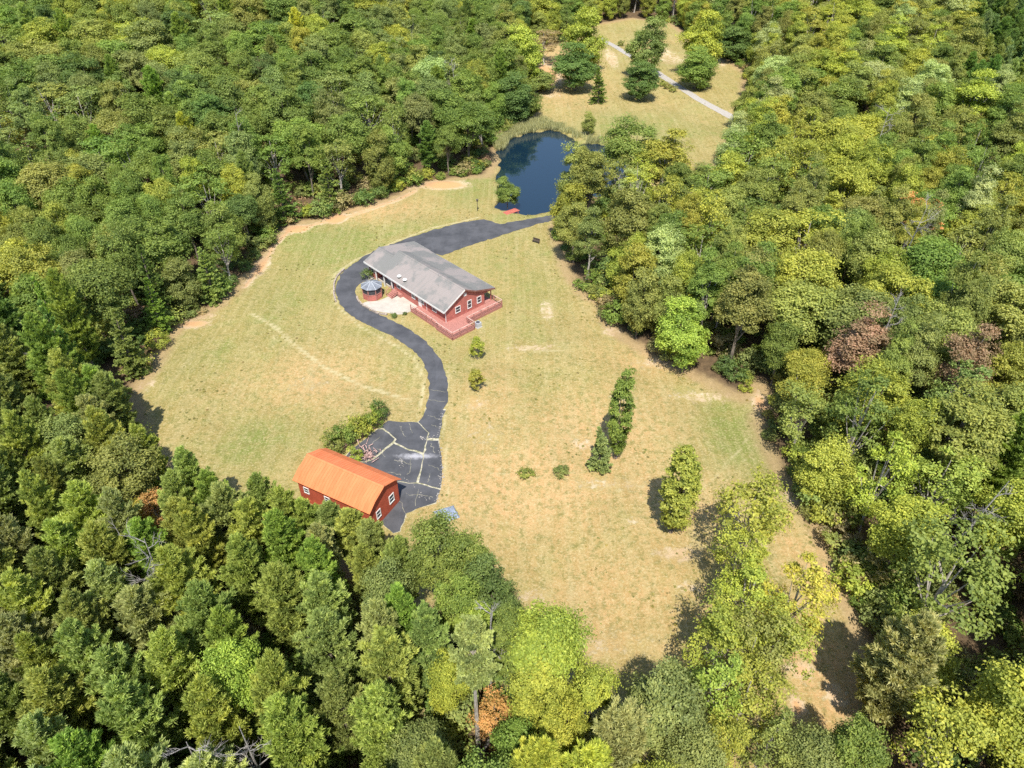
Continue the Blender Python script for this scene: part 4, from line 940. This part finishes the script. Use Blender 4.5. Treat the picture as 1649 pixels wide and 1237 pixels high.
def scatter(name, keys, pts, label, kind='stuff'):
    """many plants nobody could count: points that carry turn, scale, tint and choice of plant"""
    me = bpy.data.meshes.new(name); me.from_pydata([p_['co'] for p_ in pts], [], [])
    for nm, ty, fld, dim in (('turn', 'FLOAT_VECTOR', 'turn', 3), ('size', 'FLOAT_VECTOR', 'size', 3), ('tint', 'FLOAT_VECTOR', 'tint', 3)):
        a = me.attributes.new(nm, ty, 'POINT'); a.data.foreach_set('vector', np.array([p_[fld] for p_ in pts], np.float32).ravel())
    a = me.attributes.new('pick', 'INT', 'POINT'); a.data.foreach_set('value', np.array([p_['pick'] for p_ in pts], np.int32))
    o = link_mesh(name, me, None); tag(o, label, kind=kind)
    ng = bpy.data.node_groups.new(name, 'GeometryNodeTree'); ng.interface.new_socket('Geometry', in_out='INPUT', socket_type='NodeSocketGeometry')
    ng.interface.new_socket('Geometry', in_out='OUTPUT', socket_type='NodeSocketGeometry')
    nn = ng.nodes; gi = nn.new('NodeGroupInput'); go = nn.new('NodeGroupOutput'); iop = nn.new('GeometryNodeInstanceOnPoints')
    jo = nn.new('GeometryNodeJoinGeometry')
    for kx in reversed(keys):
        jj = nn.new('GeometryNodeJoinGeometry')
        for part in ('crown', 'trunk'):
            src = next(ob for ob in bpy.data.objects if ob.type == 'MESH' and ob.data == PROTO[kx][part])
            oi = nn.new('GeometryNodeObjectInfo'); oi.inputs['Object'].default_value = src; oi.transform_space = 'ORIGINAL'
            ng.links.new(oi.outputs['Geometry'], jj.inputs[0])
        gt = nn.new('GeometryNodeGeometryToInstance'); ng.links.new(jj.outputs[0], gt.inputs[0]); ng.links.new(gt.outputs[0], jo.inputs[0])
    def na(nm, ty):
        q = nn.new('GeometryNodeInputNamedAttribute'); q.data_type = ty; q.inputs['Name'].default_value = nm; return q.outputs['Attribute']
    er = nn.new('FunctionNodeEulerToRotation'); ng.links.new(na('turn', 'FLOAT_VECTOR'), er.inputs[0])
    ng.links.new(gi.outputs[0], iop.inputs['Points']); ng.links.new(jo.outputs[0], iop.inputs['Instance'])
    iop.inputs['Pick Instance'].default_value = True; ng.links.new(na('pick', 'INT'), iop.inputs['Instance Index'])
    ng.links.new(er.outputs[0], iop.inputs['Rotation']); ng.links.new(na('size', 'FLOAT_VECTOR'), iop.inputs['Scale'])
    ng.links.new(iop.outputs[0], go.inputs[0])
    md = o.modifiers.new('scatter', 'NODES'); md.node_group = ng
    return o
keys = sorted(set(t['key'] for t in rest)); haves = set(ob.data.name for ob in bpy.data.objects if ob.type == 'MESH')
keys = [k_ for k_ in keys if PROTO[k_]['crown'].users > 0 and any(ob.type == 'MESH' and ob.data == PROTO[k_]['crown'] for ob in bpy.data.objects)]
pts = []
for t in rest:
    key = t['key'] if t['key'] in keys else keys[0]; pr = PROTO[key]; s = t['W'] / 2 / pr['R']
    pts.append(dict(co=(t['x'], t['y'], t['z'] - .1), turn=(0, 0, rw.uniform(0, 6.28)), size=(s, s, t['H'] / pr['H']), tint=jit(PAL[t['col']], rw, .14, 1.45 if t['key'][0] in 'pc' else 1), pick=keys.index(key)))
scatter('distant_woodland', keys, pts, 'distant green woodland canopy closing the top of the view')
# undergrowth beneath and at the edge of the woods
ub = []
ux = rw.uniform(-170, 170, 16000); uy = rw.uniform(12, 330, 16000); ud = sdf(ux, uy, CLEAR); uo = sdf(ux, uy, POND); uz = land(ux, uy)
for x, y, d_, dq, z in zip(ux, uy, ud, uo, uz):
    if d_ < .6 or dq < 2 or abs(x) > 40 + y * .8: continue
    if d_ > 6 and y > 120 and rw.random() < .5: continue
    s = rw.uniform(.7, 2.0); cn = ['green', 'olive green', 'dull green', 'dark green', 'brownish', 'yellow-green', 'reddish brown'][rw.choice(7, p=[.25, .2, .2, .15, .09, .07, .04])]
    ub.append(dict(co=(x, y, z - .1), turn=(0, 0, rw.uniform(0, 6.28)), size=(s, s, s * rw.uniform(.6, 1.1)), tint=jit(PAL[cn], rw), pick=int(rw.integers(3))))
scatter('undergrowth', ['bush0', 'bush1', 'bush2'], ub, 'low tangled undergrowth beneath the trees')
# coarse weeds standing in the mown grass
wx_ = rw.uniform(-75, 75, 22000); wy_ = rw.uniform(24, 300, 22000); wd_ = sdf(wx_, wy_, CLEAR); wo_ = sdf(wx_, wy_, POND); wz_ = land(wx_, wy_)
drv = sdf(wx_, wy_, [gp(*q) for q in DRIVE]); apr = sdf(wx_, wy_, [gp(*zb(*q)) for q in apron_px]); wb_ = []
for x, y, d_, o_, a_, b_, z in zip(wx_, wy_, wd_, wo_, drv, apr, wz_):
    if d_ > -.5 or o_ < 1 or a_ < .3 or b_ < .3 or math.hypot(x - HOUSE_C[0], y - HOUSE_C[1]) < 17 or math.hypot(x - BARN_C[0], y - BARN_C[1]) < 9: continue
    cl = mnoise.noise((x * .12, y * .12, 4.0)) + .5 * mnoise.noise((x * .5, y * .5, 1.0)) + (.35 if min(-d_, a_, b_) < 1.5 else 0)
    if cl < .30: continue
    s = rw.uniform(.06, .16); cn = ['olive green', 'yellow-green', 'dull green', 'brownish', 'golden'][rw.choice(5, p=[.3, .25, .2, .17, .08])]
    wb_.append(dict(co=(x, y, z - .03), turn=(0, 0, rw.uniform(0, 6.28)), size=(s, s, s * .55), tint=jit(tuple(.45 * a + .55 * b for a, b in zip(PAL[cn], (.36, .32, .12))), rw), pick=int(rw.integers(3))))
print('WEEDS', len(wb_))
scatter('lawn_weeds', ['bush0', 'bush1', 'bush2'], wb_, 'coarse weeds and grass clumps in the lawn')
# reeds on the upper left bank of the pond
def reed_mesh():
    r = np.random.default_rng(3); k_ = 60; C = np.stack([r.normal(0, .4, k_), r.normal(0, .4, k_), r.uniform(.5, .8, k_)], 1)
    A = np.array([0, 0, 1.]) + r.normal(size=(k_, 3)) * .18; Nn = np.stack([r.normal(size=k_), r.normal(size=k_), r.normal(size=k_) * .2], 1)
    return leaves_mesh('reeds', C, Nn, r.uniform(1.0, 1.9, k_), .06, r.uniform(.2, .9, k_), r, along=A, fold=.02)
rd = []
for t_ in np.linspace(0, 1, 150):
    path = [(806, 238), (812, 224), (830, 214), (850, 209), (878, 204), (905, 206), (925, 218), (950, 229), (975, 230)]
    i = min(int(t_ * 8), 7); f = t_ * 8 - i; u = path[i][0] * (1 - f) + path[i + 1][0] * f; v = path[i][1] * (1 - f) + path[i + 1][1] * f
    if t_ > .62 and random.random() < .85: continue
    for _ in range(5 if t_ < .5 else 2):
        x, y, z = G(u + random.uniform(-6, 3), v + random.uniform(-9 if t_ < .5 else -3, 2)); rd.append((x, y, z - .3))
rmesh = reed_mesh(); rmesh.materials.append(LEAF)
vs, fs, lvs = [], [], []; src_v = np.zeros(len(rmesh.vertices) * 3); rmesh.vertices.foreach_get('co', src_v); src_v = src_v.reshape(-1, 3)
src_l = np.zeros(len(rmesh.vertices)); rmesh.attributes['lv'].data.foreach_get('value', src_l)
src_f = np.array([tuple(p_.vertices) for p_ in rmesh.polygons])
for i, (x, y, z) in enumerate(rd):
    a = random.uniform(0, 6.28); s = random.uniform(.8, 1.5); ca, sa = math.cos(a), math.sin(a)
    q = src_v @ np.array([[ca, sa, 0], [-sa, ca, 0], [0, 0, 1]]) * s + np.array([x, y, z]); fs.append(src_f + i * len(src_v)); vs.append(q); lvs.append(src_l)
rmm = np_mesh('reeds', np.concatenate(vs), np.concatenate(fs), {'lv': np.concatenate(lvs)})
reeds = link_mesh('reeds', rmm, LEAF); reeds['tint'] = (.46, .46, .22); tag(reeds, 'pale green reeds fringing the far bank of the pond', kind='stuff')

# ------------------------------------------------------------------ small things
WOOD = simple('weathered_wood', (.36, .25, .17), .9, .25, 5)
fpx = [(552, 728), (565, 719), (578, 710), (590, 701), (602, 692), (614, 684), (622, 676)]
F0 = G(*fpx[0]); fence = empty('board_fence', F0); tag(fence, 'weathered wooden fence between hedge and asphalt apron', 'fence')
FP = []
for a, b_ in zip(fpx[:-1], fpx[1:]):
    for j in range(2): FP.append(G(a[0] + (b_[0] - a[0]) * j / 2, a[1] + (b_[1] - a[1]) * j / 2))
FP.append(G(*fpx[-1]))
rel = [(q[0] - F0[0], q[1] - F0[1], q[2] - F0[2]) for q in FP]
for q in rel: MB().bar((q[0], q[1], -.2), (q[0], q[1], 1.25), .14).build('post', WOOD, fence)
for a, b_ in zip(rel[:-1], rel[1:]):
    for z_ in (.35, .75, 1.1): MB().bar((a[0], a[1] - .09, a[2] + z_), (b_[0], b_[1] - .09, b_[2] + z_), .03, .16).build('board', WOOD, fence)
# pile of pinkish brush beside the apron
bx_, by_, bz_ = G(586, 733)
bp = MB(); rr = random.Random(4)
for _ in range(70):
    a = Vector((rr.gauss(0, .9), rr.gauss(0, .6), rr.uniform(.05, .5))); d_ = Vector((rr.uniform(-1, 1), rr.uniform(-1, 1), rr.uniform(-.2, .4))).normalized() * rr.uniform(.5, 1.3)
    bp.bar(a, a + d_, .07)
o = bp.build('brush_pile', simple('pink_wood', (.55, .36, .32), .9, .3)); o.location = (bx_, by_, bz_); tag(o, 'heap of pinkish cut boards and brush at the apron edge', 'brush pile')
# grey tarp
tx, ty, tz = G(719, 829)
bm = bmesh.new(); bmesh.ops.create_grid(bm, x_segments=14, y_segments=12, size=1)
for v in bm.verts:
    v.co.x *= 1.35 * (1 + .2 * mnoise.noise(Vector((v.co.y * 2, 0, 1)))); v.co.y *= 1.1; v.co.z = .22 + .14 * mnoise.noise(Vector((v.co.x * 1.8, v.co.y * 1.8, 0)))
    if max(abs(v.co.x) / 1.35, abs(v.co.y) / 1.1) > .93: v.co.z = .03
me = bpy.data.meshes.new('tarp'); bm.to_mesh(me); bm.free()
o = link_mesh('tarp', me, simple('grey_tarp', (.24, .28, .35), .5, .12)); o.location = (tx, ty, tz); o.rotation_euler = (0, 0, .4); tag(o, 'crumpled grey-blue tarp on the grass at the apron corner', 'tarp')
# little red landing on the pond
dx_, dy_, dz_ = G(822, 341)
dk = empty('pond_landing', (dx_, dy_, 0), math.radians(38)); tag(dk, 'small red wooden landing at the lower left corner of the pond', 'landing')
REDW = simple('red_wood', (.50, .15, .11), .8, .2, 4)
for k_ in range(9): MB().box((-1.6 + k_ * .4, -.8, -.05), (-1.23 + k_ * .4, .8, .03)).build('plank', REDW, dk)
for sx_ in (-1.4, 1.6):
    for sy_ in (-.7, .7): MB().box((sx_ - .07, sy_ - .07, -1.3), (sx_ + .07, sy_ + .07, -.052)).build('post', REDW, dk)
# red canoe at the right bank
cx0, cy0 = sight(966, 296, -.4)
mb = MB(); secs = 9; ring = []
for i in range(secs):
    f = i / (secs - 1) * 2 - 1; wd = .42 * (1 - f * f) + .03; zt = .42 + .18 * f * f; x_ = f * 2.2
    ring.append([(x_, -wd, zt), (x_, -wd * .75, .12), (x_, 0, .0 + .1 * abs(f) ** 3), (x_, wd * .75, .12), (x_, wd, zt)])
for rg in ring: mb.v += rg
for i in range(secs - 1):
    for j in range(4): mb.f.append((i * 5 + j, i * 5 + j + 1, (i + 1) * 5 + j + 1, (i + 1) * 5 + j))
can = empty('canoe', (cx0, cy0, -.6), .5); tag(can, 'small red boat moored at the right bank of the pond', 'boat')
mb.build('hull', simple('red_hull', (.5, .06, .05), .4), can); MB().box((-.7, -.36, .3), (-.5, .36, .34)).build('seat', WOOD, can); MB().box((.6, -.36, .3), (.8, .36, .34)).build('seat', WOOD, can)
# post with birdhouse on the lawn by the pond
px_, py_, pz_ = G(769, 340)
bh_ = empty('birdhouse_post', (px_, py_, pz_)); tag(bh_, 'dark thin post with a little box on the lawn left of the pond', 'post')
MB().box((-.06, -.06, 0), (.06, .06, 2.3)).build('post', simple('dark_wood', (.06, .05, .04)), bh_); MB().box((-.18, -.18, 2.3), (.18, .18, 2.65)).ext([(-.24, -.24, 2.65), (-.24, .24, 2.65), (-.24, 0, 2.85)], (.48, 0, 0)).build('nest_box', simple('dark_wood_box', (.07, .06, .05)), bh_)
# bench at the wood edge
lx, ly, lz = G(863, 391)
be = empty('bench', (lx, ly, lz), -.6); tag(be, 'small dark bench on the lawn near the right wood, below the driveway end', 'bench')
DK = simple('dark_plank', (.08, .06, .05))
MB().box((-.8, -.2, .42), (.8, .2, .48)).build('seat', DK, be); MB().box((-.8, .2, .5), (.8, .26, .95)).build('backrest', DK, be)
for sx_ in (-.7, .7): MB().box((sx_ - .05, -.18, 0), (sx_ + .05, .18, .42)).build('leg', DK, be)
# dead trees and logs
SNAG = simple('bleached_wood', (.30, .275, .25), .9, .25, 5)
def snag(u, v, H, seed, lean, label, sp=1.0, nm='dead_tree'):
    z = 0.0
    for _ in range(10): x, y = sight(u, v, z + H); z = float(land(x, y))
    r = random.Random(seed); tips = MB(); root = empty(nm, (x, y, z)); tag(root, label, 'dead tree', None)
    tb = MB(); tb.tube([(-lean[0], -lean[1], -.3), (-lean[0] * .5, -lean[1] * .5, H * .5), (0, 0, H)], [.20, .13, .03], 7); tb.build('trunk', SNAG, root)
    def grow(p_, d_, L_, rad, lvl):
        e_ = p_ + d_ * L_; mid_ = p_ + d_ * L_ * .5 + Vector((r.gauss(0, .08), r.gauss(0, .08), r.gauss(0, .08))) * L_
        tips.tube([p_, mid_, e_], [rad, rad * .75, rad * .35], 4, False)
        if lvl:
            for _ in range(4):
                q = p_.lerp(e_, r.uniform(.35, 1)); dn = (d_ + Vector((r.gauss(0, .6), r.gauss(0, .6), r.gauss(.1, .4)))).normalized(); grow(q, dn, L_ * .55, rad * .5, lvl - 1)
    for _ in range(9):
        f = r.uniform(.45, .98); p_ = Vector((-lean[0] * (1 - f), -lean[1] * (1 - f), H * f)); a = r.uniform(0, 6.28)
        grow(p_, Vector((math.cos(a), math.sin(a), r.uniform(.3, 1.2))).normalized(), r.uniform(1.2, 2.5) * sp, .055, 2)
    tag(tips.build('branches', SNAG, root), kind='stuff')
snag(232, 868, 16.5, 1, (1, 0), 'bare grey dead tree in the lower left wood under the orange tree', 1.2)
snag(300, 1195, 15, 2, (0, 1), 'bare grey dead top at the bottom edge, left', 1.1)
snag(385, 1170, 15.5, 3, (0, .5), 'fine grey bare crown beside the lime maple, bottom left', .9)
snag(1434, 172, 23, 4, (.5, 0), 'bleached white bare tree in the upper right wood')
snag(1495, 330, 21, 5, (1.5, 0), 'bleached bare branches below the orange-tipped tree, right wood', 1.2)
snag(1452, 470, 20, 6, (.5, 0), 'small bleached forked top in the wood right of the clearing', .7)
snag(378, 178, 19, 7, (.6, 0), 'thin white bare snag in the upper left wood', .9)
snag(726, 92, 19, 8, (-2, 0), 'grey bare limb in the upper wood left of the meadow', .8)
snag(790, 985, 15.5, 9, (.3, 0), 'grey twiggy bare crown among green trees, bottom middle', .8)
snag(1625, 775, 19, 10, (3, 0), 'leaning pale bare trunk at the right edge of the photo', 1.0)
snag(40, 520, 15.5, 13, (.3, .3), 'dull grey bare twigs at the left edge of the photo', .6)
fx0, fy0, fz0 = G(770, 1225)
o = MB().tube([(-1.1, -1.6, .3), (0, 0, .32), (1.0, 1.7, .35)], [.26, .23, .18], 9).build('fallen_log', SNAG); o.location = (fx0, fy0, fz0); tag(o, 'pale fallen log on the leaf litter at the bottom edge', 'log')
